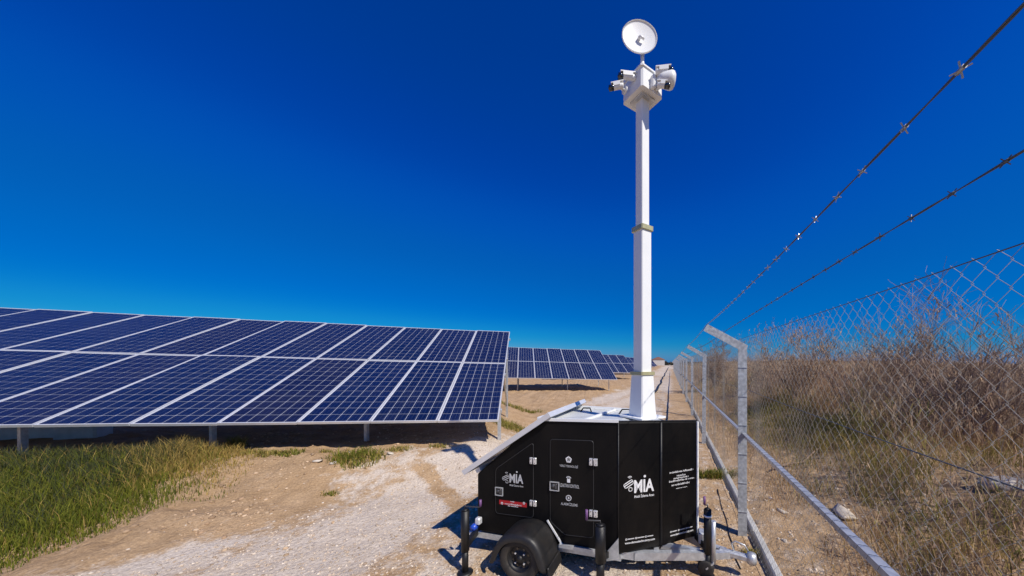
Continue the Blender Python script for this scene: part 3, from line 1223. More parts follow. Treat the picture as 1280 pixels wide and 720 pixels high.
def arc(cx, cz, r, a0, a1, n=14):
    return [(cx + r * math.cos(R(a0 + (a1 - a0) * i / n)), cz + r * math.sin(R(a0 + (a1 - a0) * i / n))) for i in range(n + 1)]


def logo(face, x0, y0, x1, y1, sub, parent=None, mat='print'):
    """MIA lettering with the small camera emblem at its left, subtitle below"""
    w, h = x1 - x0, y1 - y0
    lx = x0 + w * .34
    put_text(face, 'MIA', (lx, y0 + h * .27, x1, y1), mat, 'logo_lettering', parent, bold=0.028)
    a, z = face.hit(lx + (x1 - lx) * .535, y0 + h * .10)
    rad = (face.hit(x0, y0)[1] - face.hit(x0, y1)[1]) * .075
    m = MB()
    pts = [face.pt(*p) for p in arc(a, z, rad, 0, 337.5, 15)]
    m.add(pts, [tuple(range(len(pts)))])
    m.build('logo_dot', M[mat], parent or trailer)
    # emblem: tilted bullet camera, ring below, signal fan above
    s = (face.hit(lx, y0)[0] - face.hit(x0, y0)[0])
    cx, cz = face.hit(x0 + w * .155, y0 + h * .55)
    ca, sa = math.cos(R(28)), math.sin(R(28))
    rt = lambda p: (cx + p[0] * ca - p[1] * sa, cz + p[0] * sa + p[1] * ca)
    lw = s * .085
    rect = [Vector((-.46 * s, -.2 * s)), Vector((.46 * s, -.2 * s)), Vector((.46 * s, .2 * s)), Vector((-.46 * s, .2 * s))]
    ribbon(face, [rt((p.x, p.y)) for p in rounded(rect, .12 * s)], lw, True, mat, 'logo_emblem', parent)
    ribbon(face, [rt((-.40 * s, .02 * s)), rt((.42 * s, .02 * s))], lw, False, mat, 'logo_emblem', parent)
    rx, rz = cx + .18 * s, cz - .50 * s
    ribbon(face, arc(rx, rz, .17 * s, 0, 345, 16), lw, True, mat, 'logo_emblem', parent)
    fx, fz = cx + .12 * s, cz + .48 * s
    ribbon(face, arc(fx, fz, .22 * s, 40, 140, 6), lw * .8, False, mat, 'logo_emblem', parent)
    ribbon(face, arc(fx, fz, .10 * s, 40, 140, 5), lw * .8, False, mat, 'logo_emblem', parent)
    put_text(face, sub, (lx + w * .01, y1 + h * .08, x1, y1 + h * .28), mat, 'logo_subtitle', parent, bold=0.015)


logo(F_SIDE, 628, 588.5, 654, 604, 'Mobil İzleme Aracı', d1, 'print_grey')
logo(F_NL, 780, 593, 817.5, 615, 'Mobil İzleme Aracı')
# red sticker
a0, z0 = F_SIDE.hit(624, 624.5); a1, z1 = F_SIDE.hit(658.5, 634.5)
mk = MB(); mk.add([F_SIDE.pt(a0, z1), F_SIDE.pt(a1, z1), F_SIDE.pt(a1, z0), F_SIDE.pt(a0, z0)], [(0, 1, 2, 3)])
stk = mk.build('warning_sticker', M['print_red'], d1)
F_ST = Face((-1.347, -.5, 0), (0, -.5, 0), 0.0095)
greek(F_ST, 638, 643, 626.6, 1.6, 3, 'print', 'sticker_print', stk)
greek(F_ST, 631, 652, 629.3, 1.8, 4, 'print', 'sticker_print', stk, .1)
greek(F_ST, 635, 648, 632, 1.6, 5, 'print', 'sticker_print', stk, .1)
for x in (627.5, 655):
    a, z = F_ST.hit(x, 629)
    ribbon(F_ST, arc(a, z, .009, 0, 300, 5), .006, True, 'print', 'sticker_symbol', stk)

# door 2 pictograms and captions
for y, kind in ((574.5, 'badge'), (599.5, 'remote'), (622.5, 'ring')):
    a, z = F_SIDE.hit(710.8, y)
    m = MB()
    if kind == 'badge':
        poly = [(a + .024 * math.cos(R(90 + 72 * k)), z + .024 * math.sin(R(90 + 72 * k))) for k in range(5)]
        ribbon(F_SIDE, poly, .011, True, 'print', 'pictogram', d2)
        ribbon(F_SIDE, arc(a, z, .008, 0, 330, 8), .006, True, 'print_grey', 'pictogram', d2)
    elif kind == 'remote':
        m.add([F_SIDE.pt(a - .014, z - .026), F_SIDE.pt(a + .014, z - .026), F_SIDE.pt(a + .014, z + .006), F_SIDE.pt(a - .014, z + .006)], [(0, 1, 2, 3)])
        m.build('pictogram', M['print'], d2)
        ribbon(F_SIDE, arc(a, z + .002, .024, 35, 145, 6), .006, False, 'print', 'pictogram', d2)
        ribbon(F_SIDE, arc(a, z + .002, .014, 35, 145, 6), .005, False, 'print', 'pictogram', d2)
    else:
        ribbon(F_SIDE, arc(a, z, .022, 0, 345, 16), .008, True, 'print', 'pictogram', d2)
        ribbon(F_SIDE, [(a, z + .010), (a + .006, z - .003), (a, z - .009), (a - .006, z - .003)], .005, True, 'print', 'pictogram', d2)
put_text(F_SIDE, 'YERLİ TEKNOLOJİ', (699.5, 580.6, 722.5, 585.0), 'print_grey', 'lettering', d2, .01)
put_text(F_SIDE, 'UZAKTAN KONTROL', (699.5, 605.2, 724, 609.6), 'print_grey', 'lettering', d2, .01)
put_text(F_SIDE, 'ALARM İZLEME', (701, 627.8, 722, 632.2), 'print_grey', 'lettering', d2, .01)

# nose print
for k, (x0, x1, y) in enumerate(((837, 866.5, 591), (846, 857, 594.5), (842, 861, 598), (836.5, 867.5, 602.2), (839.5, 862, 606.6), (845, 859, 610.6))):
    greek(F_NR, x0, x1, y, 2.4 if k < 5 else 1.1, 20 + k, 'print', 'small_print', None, .12 if k < 5 else .02)
for f_, pts in ((F_NL, ((782, 674.4), (818.5, 669.2), (781, 679.4), (818.5, 674.2))), (F_NR, ((838, 664.5), (866.5, 658.6), (838, 669.0), (866.5, 663.6)))):
    (xa, ya), (xb, yb), (xc, yc), (xd, yd) = pts
    a0, z0 = f_.hit(xa, ya)
    z0 = (f_.hit(xa, ya)[1] + f_.hit(xb, yb)[1]) / 2
    # three icons with short captions, then the web address
    aa, _ = f_.hit(xa, ya); ab, _ = f_.hit(xb, yb)
    for q in range(3):
        u0 = aa + (ab - aa) * q / 3
        ribbon(f_, arc(u0 + .006, z0, .0065, 0, 320, 8), .005, True, 'print', 'pictogram')
        rr = random.Random(q + 5)
        m = MB(); p = u0 + .018
        while p < u0 + (ab - aa) / 3 - .014:
            w = rr.uniform(.003, .006)
            m.add([f_.pt(p, z0 - .004), f_.pt(p + w, z0 - .004), f_.pt(p + w, z0 + .0045), f_.pt(p, z0 + .0045)], [(0, 1, 2, 3)])
            p += w + .0018
        m.build('small_print', M['print'], trailer)
    vs, fs = text_mesh('www.demostechnology.com', 1.0, 1.0, .02)
    v = np.array(vs); mn, mx = v.min(0), v.max(0)
    z1 = (f_.hit(xc, yc)[1] + f_.hit(xd, yd)[1]) / 2
    ac, _ = f_.hit(xc, yc); ad, _ = f_.hit(xd, yd)
    hh = 0.024
    m = MB(); m.add([f_.pt(ac + (ad - ac) * (x - mn[0]) / (mx[0] - mn[0]), z1 - hh / 2 + hh * (y - mn[1]) / (mx[1] - mn[1])) for x, y in v], fs)
    m.build('lettering', M['print'], trailer)

# --- chassis
ch = MB()
ch.bar((-1.40, -.47, .175), (0.02, -.47, .165), .05, .05)
ch.bar((-1.40, .47, .175), (0.02, .47, .165), .05, .05)
ch.bar((-1.38, -.52, .18), (-1.38, .52, .18), .05, .06)
ch.bar((-.78, -.62, .16), (-.78, .62, .16), .06, .06)
ch.build('chassis', M['zinc'], trailer)
MB().bar((-.52, -.512, .206), (0.0, -.512, .196), .022, .03).build('sill_rail', M['zinc'], trailer)
# A-frame drawbar and coupling
TIP = Vector((.92, -.185, .165))
db = MB()
db.bar((-.25, -.42, .16), (.12, -.42, .165), .05, .06)
db.bar((.12, -.42, .165), (.74, -.25, .165), .05, .065)
db.bar((.74, -.25, .165), TIP, .05, .055)
db.bar((.12, .34, .165), (.72, -.11, .165), .05, .065)
db.bar((.72, -.11, .165), (.88, -.165, .165), .05, .05)
db.bar((.30, -.36, .175), (.30, .22, .175), .04, .05)
dbo = db.build('drawbar', M['zinc'], trailer)
cp = MB()
cp.bar(TIP - Vector((.10, -.01, -.01)), TIP + Vector((.13, -.03, 0)), .055, .05, bev=.01)
cp.lathe([(0, .05), (.035, .045), (.042, .0), (.036, -.035), (0, -.04)], 16, TIP + Vector((.15, -.035, .0)))
cp.build('coupling', M['zinc'], dbo)
MB().tube([TIP + Vector((.02, 0, .03)), TIP + Vector((.0, 0, .09)), TIP + Vector((.03, -.005, .115)), TIP + Vector((.10, -.02, .10)),
           TIP + Vector((.125, -.025, .06))], .007, 8).build('coupling_handle', M['zinc'], dbo)
# gusset plate under the front corner
gp = [side(758, 689), side(773.5, 671), side(774, 697), side(759, 699)]
MB().prism([(p.x, p.z) for p in gp], (0, -.018, 0), (0, SIDE_W - .012, 0), (1, 0, 0), (0, 0, 1)).build('gusset_plate', M['zinc'], trailer)
MB().prism([(.33, .16), (.66, .19), (.66, .215), (.36, .215)], (0, .02, 0), (0, -.26, 0), (1, 0, 0), (0, 0, 1)).build('nose_bracket', M['zinc'], trailer)
MB().box((.70, -.16, .27), (.10, .10, .10), bev=.01).build('winch_bracket', M['zinc'], trailer)

# --- wheels and fenders
WR, WU = 0.182, -0.78


def wheel(sgn):
    cy = sgn * 0.70
    ax = (0, sgn, 0)
    t = MB()
    t.lathe([(.108, -.055), (.125, -.066), (.160, -.07), (.176, -.058), (WR, -.04), (WR, .04), (.176, .058), (.160, .07), (.125, .066), (.108, .055)], 40,
            (WU, cy, WR), ax, closed=True)
    for k in range(40):
        a = 2 * math.pi * k / 40
        c = Vector((WU + math.cos(a) * (WR - .001), cy, WR + math.sin(a) * (WR - .001)))
        rotm = Matrix.Rotation(-a, 3, 'Y')
        t.box(c + Vector((0, .024 * (1 if k % 2 else -1), 0)), (.007, .042, .017), rotm)
    w = t.build('wheel', M['rubber'], trailer)
    rim = MB()
    rim.lathe([(.112, .052), (.104, .056), (.096, .035), (.085, .022), (.05, .028), (.040, .040), (.0, .042)], 32, (WU, cy, WR), ax)
    rim.lathe([(.112, -.052), (.10, -.04), (.10, .03)], 32, (WU, cy, WR), ax)
    rim.build('rim', M['black_rough'], w)
    MB().lathe([(.028, .04), (.026, .056), (.0, .058)], 16, (WU, cy, WR), ax).build('hub_cap', M['black_rough'], w)
    for k in range(4):
        a = R(45 + 90 * k)
        MB().lathe([(.008, .03), (.008, .046), (.0, .048)], 6, (WU + .055 * math.cos(a), cy, WR + .055 * math.sin(a)), ax, smooth=False).build('wheel_nut', M['chrome'], w)
    for k in range(8):
        a = R(22 + 45 * k)
        MB().lathe([(.011, .0), (.011, .026), (.0, .0262)], 10, (WU + .076 * math.cos(a), cy, WR + .076 * math.sin(a)), ax, smooth=False).build('rim_hole', M['lens'], w)
    # fender: arch shell with turned-down outer lip
    f = MB()
    prof_ = []
    path = [(-.335, -.07), (-.30, .04), (-.245, .155), (-.15, .235), (0, .268), (.13, .25), (.215, .185), (.275, .06), (.315, -.075)]
    ys_ = [.49, .62, .745, .775, .785, .785]
    dr = [0, 0, 0, -.012, -.035, -.06]
    vs_, fs_ = [], []
    for (du, dz) in [(a_ * .81, b_ * .83) for a_, b_ in path]:
        L_ = math.hypot(du, dz)
        for yy, d_ in zip(ys_, dr):
            k_ = (L_ + d_) / L_
            vs_.append((WU + du * k_, sgn * yy, WR + dz * k_))
    nn_ = len(ys_)
    for i in range(len(path) - 1):
        for j in range(nn_ - 1):
            fs_.append((i * nn_ + j, i * nn_ + j + 1, (i + 1) * nn_ + j + 1, (i + 1) * nn_ + j))
    f.add(vs_, fs_, True)
    fo = f.build('fender', M['fender'], trailer)
    s_ = fo.modifiers.new('sub', 'SUBSURF'); s_.levels = 2; s_.render_levels = 2
    so = fo.modifiers.new('solid', 'SOLIDIFY'); so.thickness = .010; so.offset = 0
    # mud flap behind / in front side plate
    MB().box((WU + .270, sgn * .645, .12), (.018, .26, .09), Matrix.Rotation(R(-14), 3, 'Y'), bev=.006).build('mud_flap', M['fender'], fo)
    MB().bar((WU + .145, sgn * .506, WR + .225), (WU + .285, sgn * .506, WR + .03), .008, .014).build('fender_trim', M['white'], fo)
    return w


wheel(-1)
wheel(1)

# --- rear lamp cluster
lp = side(608, 652, .03)
MB().box((-1.31, -.535, lp.z), (.05, .05, .062), bev=.008).build('tail_lamp', M['alu'], trailer)
MB().lathe([(0, .03), (.026, .026), (.03, 0), (.03, -.03), (0, -.03)], 14, (-1.34, -.56, lp.z - .05), (0, -1, 0)).build('trailer_socket', M['blue_lens'], trailer)
bk = [(-1.47, .16), (-1.36, .17), (-1.36, .235), (-1.40, .235)]
MB().prism(bk, (0, -.02, 0), (0, -.55, 0), (1, 0, 0), (0, 0, 1)).build('jack_bracket', M['white'], trailer)

# --- jacks with crank handles
def jack(u, w, ztop, r, crank, grip, foot=True, arm_to=None, z0=0.0, band=False):
    j = MB()
    j.tube([(u, w, .19), (u, w, ztop)], r, 16)
    j.tube([(u, w, .012), (u, w, .20)], r * .78, 14)
    j.lathe([(r * .7, ztop), (r * .85, ztop + .004), (r * .4, ztop + .014), (0, ztop + .015)], 14, (u, w, 0))
    jo = j.build('jack', M['black_rough'], trailer)
    if foot:
        MB().lathe([(0, .018), (r * 1.2, .016), (r * 1.9, .008), (r * 1.9, 0), (0, 0)], 20, (u, w, 0)).build('foot_plate', M['black_rough'], jo)
    c = Vector(crank)
    MB().tube([(u, w, ztop + .01), (u, w, ztop + .035), Vector((u, w, ztop + .035)) + c, Vector((u, w, ztop + .035)) + c + Vector((0, 0, .01))], .006, 8).build('crank', M['dark_metal'], jo)
    g0 = Vector((u, w, ztop + .035)) + c
    MB().tube([g0 + Vector((0, 0, .004)), g0 + Vector((0, 0, grip))], .011, 10).build('crank_grip', M['purple'], jo)
    if arm_to:
        MB().bar((u, w, .23), arm_to, .04, .05).build('jack_arm', M['black_rough'], jo)
    if band:
        MB().lathe([(r + .001, ztop - .06), (r + .004, ztop - .058), (r + .004, ztop - .045), (r + .001, ztop - .043)], 16, (u, w, 0)).build('clamp_band', M['white'], jo)
    return jo


def floor_uw(px, py):
    p = on_plane(px, py, (0, 0, 0), (0, 0, 1)); return p.x, p.y


u_, w_ = floor_uw(581.5, 716)
jack(u_, w_, .535, .034, (.135, .02, 0), .06, arm_to=(-1.36, -.50, .20))
p = at(750.5, 700, 2.585) - TM
u_, w_ = p.dot(TU), p.dot(TW)
jack(u_, w_, .485, .043, (-.11, -.02, 0), .085, arm_to=(-.08, -.48, .19))
p = at(884.5, 700, 2.70) - TM
u_, w_ = p.dot(TU), p.dot(TW)
jack(u_, w_, .56, .031, (-.025, .0, 0), .07, band=True, arm_to=(.64, -.10, .24))
jo2 = jack(.18, .42, .48, .043, (-.11, .02, 0), .085)
jack(-1.28, .77, .535, .034, (.135, -.02, 0), .06, arm_to=(-1.36, .50, .20))
# jockey wheel beside the front jack
ju, jw = u_ + .045, w_ - .005
MB().tube([(ju, jw, .12), (ju, jw, .47)], .020, 14).build('jockey_tube', M['zinc'], trailer)
jk = MB().lathe([(.0, -.025), (.05, -.027), (.065, -.02), (.068, 0), (.065, .02), (.05, .027), (0, .025)], 24, (ju - .06, jw, .07), (0.2, 1, 0))
jk.build('jockey_wheel', M['rubber'], trailer)
MB().bar((ju, jw, .13), (ju - .06, jw, .07), .06, .012).build('jockey_fork', M['zinc'], trailer)
# battery/spare box slung underneath
MB().box((.02, -.05, .115), (.30, .5, .12), bev=.02).build('underfloor_box', M['black_rough'], trailer)

# --- mast
mc = at(803, 500, 2.97) - TM
MU, MW = mc.dot(TU), mc.dot(TW)
MROT = Matrix.Rotation(R(50), 3, 'Z')


def sq(s, z):
    return [MROT @ Vector((x * s / 2, y * s / 2, 0)) + Vector((MU, MW, z)) for x, y in ((-1, -1), (1, -1), (1, 1), (-1, 1))]


def section(levels):
    m = MB()
    vs_, fs_ = [], []
    for s, z in levels:
        # chamfered square
        c = sq(s, z)
        k = .06
        for i in range(4):
            a, b, d_ = c[i], c[i - 1], c[(i + 1) % 4]
            vs_ += [a.lerp(b, k), a.lerp(d_, k)]
    for i in range(len(levels) - 1):
        for j in range(8):
            fs_.append((i * 8 + j, i * 8 + (j + 1) % 8, (i + 1) * 8 + (j + 1) % 8, (i + 1) * 8 + j))
    fs_.append(tuple(range(8))[::-1]); fs_.append(tuple((len(levels) - 1) * 8 + j for j in range(8)))
    m.add(vs_, fs_)
    return m


PZ = lambda y: CAM_H + (PPY - y) / FPX * 2.97
mast = section([(.205, 1.30), (.185, 1.315), (.150, PZ(468))]).build('mast', M['white'], trailer)
section([(.122, PZ(470)), (.120, PZ(288))]).build('mast_section', M['white'], mast)
section([(.092, PZ(290)), (.090, 4.23)]).build('mast_section', M['white'], mast)
section([(.17, PZ(468.5)), (.17, PZ(464.5))]).build('mast_collar', M['brass'], mast)
section([(.148, PZ(290)), (.148, PZ(284.5))]).build('mast_collar', M['brass'], mast)
bp_ = MB()
bp_.box((MU, MW, 1.302), (.30, .30, .014), MROT)
bp_.build('mast_base_plate', M['white'], mast)

# --- camera head: a cube seen corner-on, sensors on brackets
zb_, zt_ = 4.225, 4.395
HS = .262
head = section([(HS, zb_), (HS, zt_)]).build('equipment_box', M['white'], trailer)
section([(HS + .02, zt_ - .002), (HS + .02, zt_ + .012), (HS - .03, zt_ + .022)]).build('box_lid', M['white'], head)
section([(.17, zb_ - .016), (.17, zb_ + .001)]).build('box_flange', M['zinc'], head)
ex = MROT @ Vector((1, 0, 0)); ey = MROT @ Vector((0, 1, 0))
HC = Vector((MU, MW, (zb_ + zt_) / 2))
# faces toward the camera: pick outward normals with the most negative local w
norms = sorted([ex, -ex, ey, -ey], key=lambda v: v.y)
nA, nB = norms[0], norms[1]
nL, nRt = (nA, nB) if nA.x < nB.x else (nB, nA)      # left-facing, right-facing


def bullet(base, out, aim, name='camera', ln=.15, rad=.032, lab=None):
    """bullet camera: wall arm, tapered housing with sun hood, glass front"""
    base, out, aim = Vector(base), Vector(out).normalized(), Vector(aim).normalized()
    c0 = base + out * .075
    rear, front = c0 - aim * ln * .35, c0 + aim * ln * .65
    b = MB()
    b.tube([rear, rear + aim * .012, front - aim * .02, front], [rad * .75, rad * .95, rad, rad], 18)
    root = b.build(name, M['white_shell'], trailer)
    side_ = aim.cross(UP).normalized()
    hood = MB()
    hood.bar(rear + UP * (rad + .006), front - aim * .008 + UP * (rad + .006), rad * 2.1, .008)
    for s_ in (-1, 1):
        hood.bar(rear + aim * .03 + UP * (rad * .45) + side_ * s_ * rad * 1.03, front - aim * .03 + UP * (rad * .45) + side_ * s_ * rad * 1.03, .006, rad * 1.15)
    hood.build('sun_hood', M['white_shell'], root)
    MB().tube([front - aim * .034, front - aim * .033, front + aim * .010, front + aim * .012], [rad * .9, rad * 1.03, rad * 1.03, rad * .9], 18).build('lens_glass', M['lens'], root)
    MB().tube([front + aim * .0115, front + aim * .015], [rad * .4, rad * .36], 12).build('lens', M['dark_metal'], root)
    arm = MB()
    arm.tube([base, base + out * .012], .034, 16)
    arm.tube([base + out * .012, base + out * .05, c0 - UP * .01], .014, 10)
    arm.build('bracket', M['white_shell'], root)
    return root


up_l = HC + nL * HS / 2
up_r = HC + nRt * HS / 2
sideL = nL.cross(UP); sideR = nRt.cross(UP)
# camera directions are given in picture terms: world left / right
WL = Vector((-TU.x, -TW.x, 0)).normalized()       # world -X in trailer coordinates
WY = Vector((TU.y, TW.y, 0)).normalized()         # world +Y
WR_ = -WL
bullet(up_l + UP * .03 - WL * .04, nL, WL * .97 - WY * .12, ln=.15, rad=.026)
bullet(up_l - UP * .05 + WL * .06, nL, WL * 1.0 + WY * .1 - UP * .12, ln=.12, rad=.024)
bullet(up_r + UP * .035 + WR_ * .02, nRt, WR_ * .98 - WY * .12, ln=.14, rad=.026)
bullet(up_r - UP * .085 + WR_ * .02, nRt, WR_ * .9 - WY * .2 - UP * .25, ln=.10, rad=.024)
# horn loudspeaker on the right with its bell pointing outwards
hb = up_r - UP * .02 + WR_ * .03
hd = (WR_ * 1.0 - WY * .05 - UP * .08).normalized()
hn = MB()
hn.lathe([(.02, 0), (.045, .012), (.056, .04), (.066, .08), (.072, .11), (.066, .135), (.045, .15), (0, .156)], 24, hb + nRt * .05 - hd * .02, hd)
ho = hn.build('horn_speaker', M['white_shell'], head)
MB().bar(hb, hb + nRt * .06, .05, .09).build('bracket', M['white_shell'], ho)
MB().box(up_r - UP * .03 + nRt * .035 - WR_ * .02, (.04, .05, .12), MROT, bev=.01).build('junction_box', M['white_shell'], head)
# access hatch on left face
hq = up_l + nL * .004 + UP * .03

# --- radio dish on a short pole
PZT = PZ(66)
MB().tube([(MU, MW, zt_ + .01), (MU, MW, PZT)], .018, 14).build('dish_pole', M['white_shell'], trailer)
dc = at(799.5, 46, 2.93) - TM
dc = Vector((dc.dot(TU), dc.dot(TW), dc.z + TM.z))
toc = (CAML - dc).normalized()
dax = (-WY + UP * .06 - WL * .10).normalized()
DR = .163
dm = MB()
pr = [(DR * k / 8, .018 * (k / 8) ** 2) for k in range(9)]
dm.lathe([(max(r, .0005), h) for r, h in pr] + [(DR, .022), (DR - .004, .024)], 40, dc - dax * .018, dax)
dm.lathe([(max(r, .0005), h - .006) for r, h in pr] + [(DR + .003, .016), (DR + .003, .024)], 40, dc - dax * .018, dax)
dish = dm.build('dish', M['white_shell'], trailer)
fd = MB()
fd.tube([dc - dax * .018, dc - dax * .01, dc + dax * .012], .015, 12)
sd_ = dax.cross(UP).normalized()
fd.tube([dc + dax * .008, dc + dax * .012 + sd_ * -.01 - UP * .012, dc + dax * .012 - sd_ * .04 - UP * .03], .011, 12)
fd.build('feed_horn', M['white_shell'], dish)
MB().tube([dc - dax * .05, Vector((MU, MW, dc.z - .05)), Vector((MU, MW, PZT - .02))], .02, 10).build('dish_mount', M['zinc'], dish)

# ------------------------------------------------------------------ vegetation
def blades(pos, hgt, wid, lean, cols, tipf=1.0):
    """curved two-segment blades: arrays (n,3),(n,),(n,),(n,),(n,3) -> verts, tri faces, colours"""
    n = len(pos)
    ang = rng.uniform(0, 2 * np.pi, n)
    la = rng.uniform(0, 2 * np.pi, n)
    dx, dy = np.cos(ang) * wid / 2, np.sin(ang) * wid / 2
    lx, ly = np.cos(la) * lean * hgt, np.sin(la) * lean * hgt
    z0 = np.zeros(n)
    v = np.empty((n, 5, 3))
    v[:, 0] = pos + np.stack([-dx, -dy, z0 - .01], 1)
    v[:, 1] = pos + np.stack([dx, dy, z0 - .01], 1)
    mid = pos + np.stack([lx * .3, ly * .3, hgt * .55], 1)
    v[:, 2] = mid + np.stack([-dx * .8, -dy * .8, z0], 1)
    v[:, 3] = mid + np.stack([dx * .8, dy * .8, z0], 1)
    v[:, 4] = pos + np.stack([lx, ly, hgt * (1 - .3 * lean)], 1)
    b = (np.arange(n) * 5)[:, None]
    f = np.concatenate([b + np.array([[0, 1, 3]]), b + np.array([[0, 3, 2]]), b + np.array([[2, 3, 4]])], 0)
    c = np.repeat(cols[:, None, :], 5, 1)
    return v.reshape(-1, 3), f, c.reshape(-1, 3)


def palette(n, cs, jitter=.25):
    cs = np.array(cs)
    a, b = cs[rng.integers(0, len(cs), n)], cs[rng.integers(0, len(cs), n)]
    t = rng.random((n, 1))
    return (a * t + b * (1 - t)) * rng.uniform(1 - jitter, 1 + jitter, (n, 1))


def merge(parts):
    V, F, K, o = [], [], [], 0
    for v, f, c in parts:
        V.append(v); F.append(f + o); K.append(c); o += len(v)
    return np.concatenate(V), np.concatenate(F), np.concatenate(K)


GREEN = [(0.11, 0.14, 0.014), (0.17, 0.19, 0.018), (0.23, 0.22, 0.03), (0.09, 0.11, 0.02)]
STRAW = [(0.44, 0.31, 0.09), (0.36, 0.24, 0.07), (0.28, 0.21, 0.06)]
BROWN = [(0.50, 0.34, 0.205), (0.38, 0.25, 0.16), (0.60, 0.44, 0.28), (0.30, 0.195, 0.13), (0.46, 0.32, 0.21)]
OLIVE = [(0.25, 0.215, 0.055), (0.31, 0.255, 0.08), (0.19, 0.18, 0.045)]

# grass on the left bank
def left_grass():
    n = 130000
    y = rng.uniform(1.9, 5.6, n)
    x = rng.uniform(-9.5, -2.4, n)
    # right-hand boundary of the grass, bulging out
    bx = np.interp(y, [1.9, 2.5, 2.9, 3.3, 3.8, 4.3, 4.7, 5.1, 5.6], [-6.1, -5.3, -5.0, -4.85, -4.75, -4.8, -4.95, -5.15, -5.4]) + (fbm(x * 2 + 9, y * 2, 3) - .5) * .7
    back = 4.35 + (-x - 4.8) * -0.24
    keep = (x < bx) & (rng.random(n) < sstep(-.1, .6, bx - x) * .97 + .03)
    keep &= (y < np.clip(back + .85, 0, 9))
    x, y = x[keep], y[keep]
    n = len(x)
    d = np.clip(bx[keep] - x, 0, 3)
    h = (0.05 + .20 * sstep(0, 1.2, d)) * rng.uniform(.55, 1.25, n) * (.7 + .6 * fbm(x * 1.5, y * 1.5, 2))
    col = palette(n, GREEN)
    straw = palette(n, STRAW)
    # straw towards the array, green along the front edge, dull in between
    f = sstep(3.75, 4.75, y + .16 * (x + 5) + (fbm(x * 1.4, y * 1.4, 3) - .5) * 1.0)
    pick = rng.random(n) < f * .85 + .06
    col[pick] = straw[pick]
    dull = rng.random(n) < .6 * sstep(.5, 1.6, d) * sstep(.4, .6, fbm(x * .9 + 50, y * .9, 2))
    col[dull] = palette(int(dull.sum()), [(0.045, 0.06, 0.028), (0.07, 0.075, 0.04)])
    h[pick] *= 1.15
    pos = np.stack([x, y, gz(x, y)], 1)
    return blades(pos, h, rng.uniform(.0035, .008, n), rng.uniform(.1, .7, n), col)


v, f, c = left_grass()
o = link('grass', np_mesh('grass', v, f, M['blade'], c))
tag(o, 'long green and straw grass on the bank in the lower left corner', 'grass', kind='stuff')

# small weeds on the sand: each clump a thing
def weed(px, py, rx, ry, n, h, label, cols=GREEN):
    p0 = on_ground(px, py)
    a = rng.uniform(0, 2 * np.pi, n); q = np.sqrt(rng.random(n)) * (0.6 + .5 * rng.random(n))
    x, y = p0.x + np.cos(a) * q * rx, p0.y + np.sin(a) * q * ry
    pos = np.stack([x, y, gz(x, y)], 1) - np.array(p0)
    cl = palette(n, cols); s = rng.random(n) < .22
    cl[s] = palette(int(s.sum()), STRAW)
    v, f, c = blades(pos, h * rng.uniform(.4, 1.2, n), rng.uniform(.006, .013, n), rng.uniform(.2, 1.1, n), cl)
    o = link('weed_clump', np_mesh('weed_clump', v, f, M['blade'], c), None, p0)
    tag(o, label, 'weeds', 'low weeds growing in the sand')


weed(446, 573, .42, .30, 900, .13, 'widest green weed patch on the sand below the near array')
weed(325, 588, .28, .16, 350, .08, 'low flat weed patch on the sand right of the grass bank', OLIVE)
weed(408, 590, .10, .08, 110, .06, 'tiny weed tuft at the edge of the stony sand', OLIVE)
weed(412, 618, .12, .06, 90, .05, 'faint weed tuft nearest the camera on the sand')
weed(640, 535, .55, .45, 800, .16, 'green weed patch at the foot of the near array\'s end post', OLIVE + GREEN)
weed(652, 513, .9, .35, 700, .14, 'green weed strip on the track edge behind the array\'s end post')
weed(548, 566, .20, .10, 160, .07, 'small dark weed patch at the shadow edge of the near array', OLIVE)
weed(362, 566, .22, .14, 300, .08, 'low weed patch at the shade edge left of the widest green patch', OLIVE + GREEN)
weed(500, 562, .22, .12, 220, .07, 'sparse weed patch right of the widest green patch, by the shade edge', OLIVE)
weed(893, 596, .42, .16, 700, .13, 'green weed clump between the trailer nose and the first fence post')
weed(295, 560, .16, .12, 260, .22, 'upright straw and green tuft around the front leg of the near array', GREEN + STRAW)
weed(938, 694, .10, .06, 150, .07, 'little weed tuft under the trailer coupling', OLIVE)

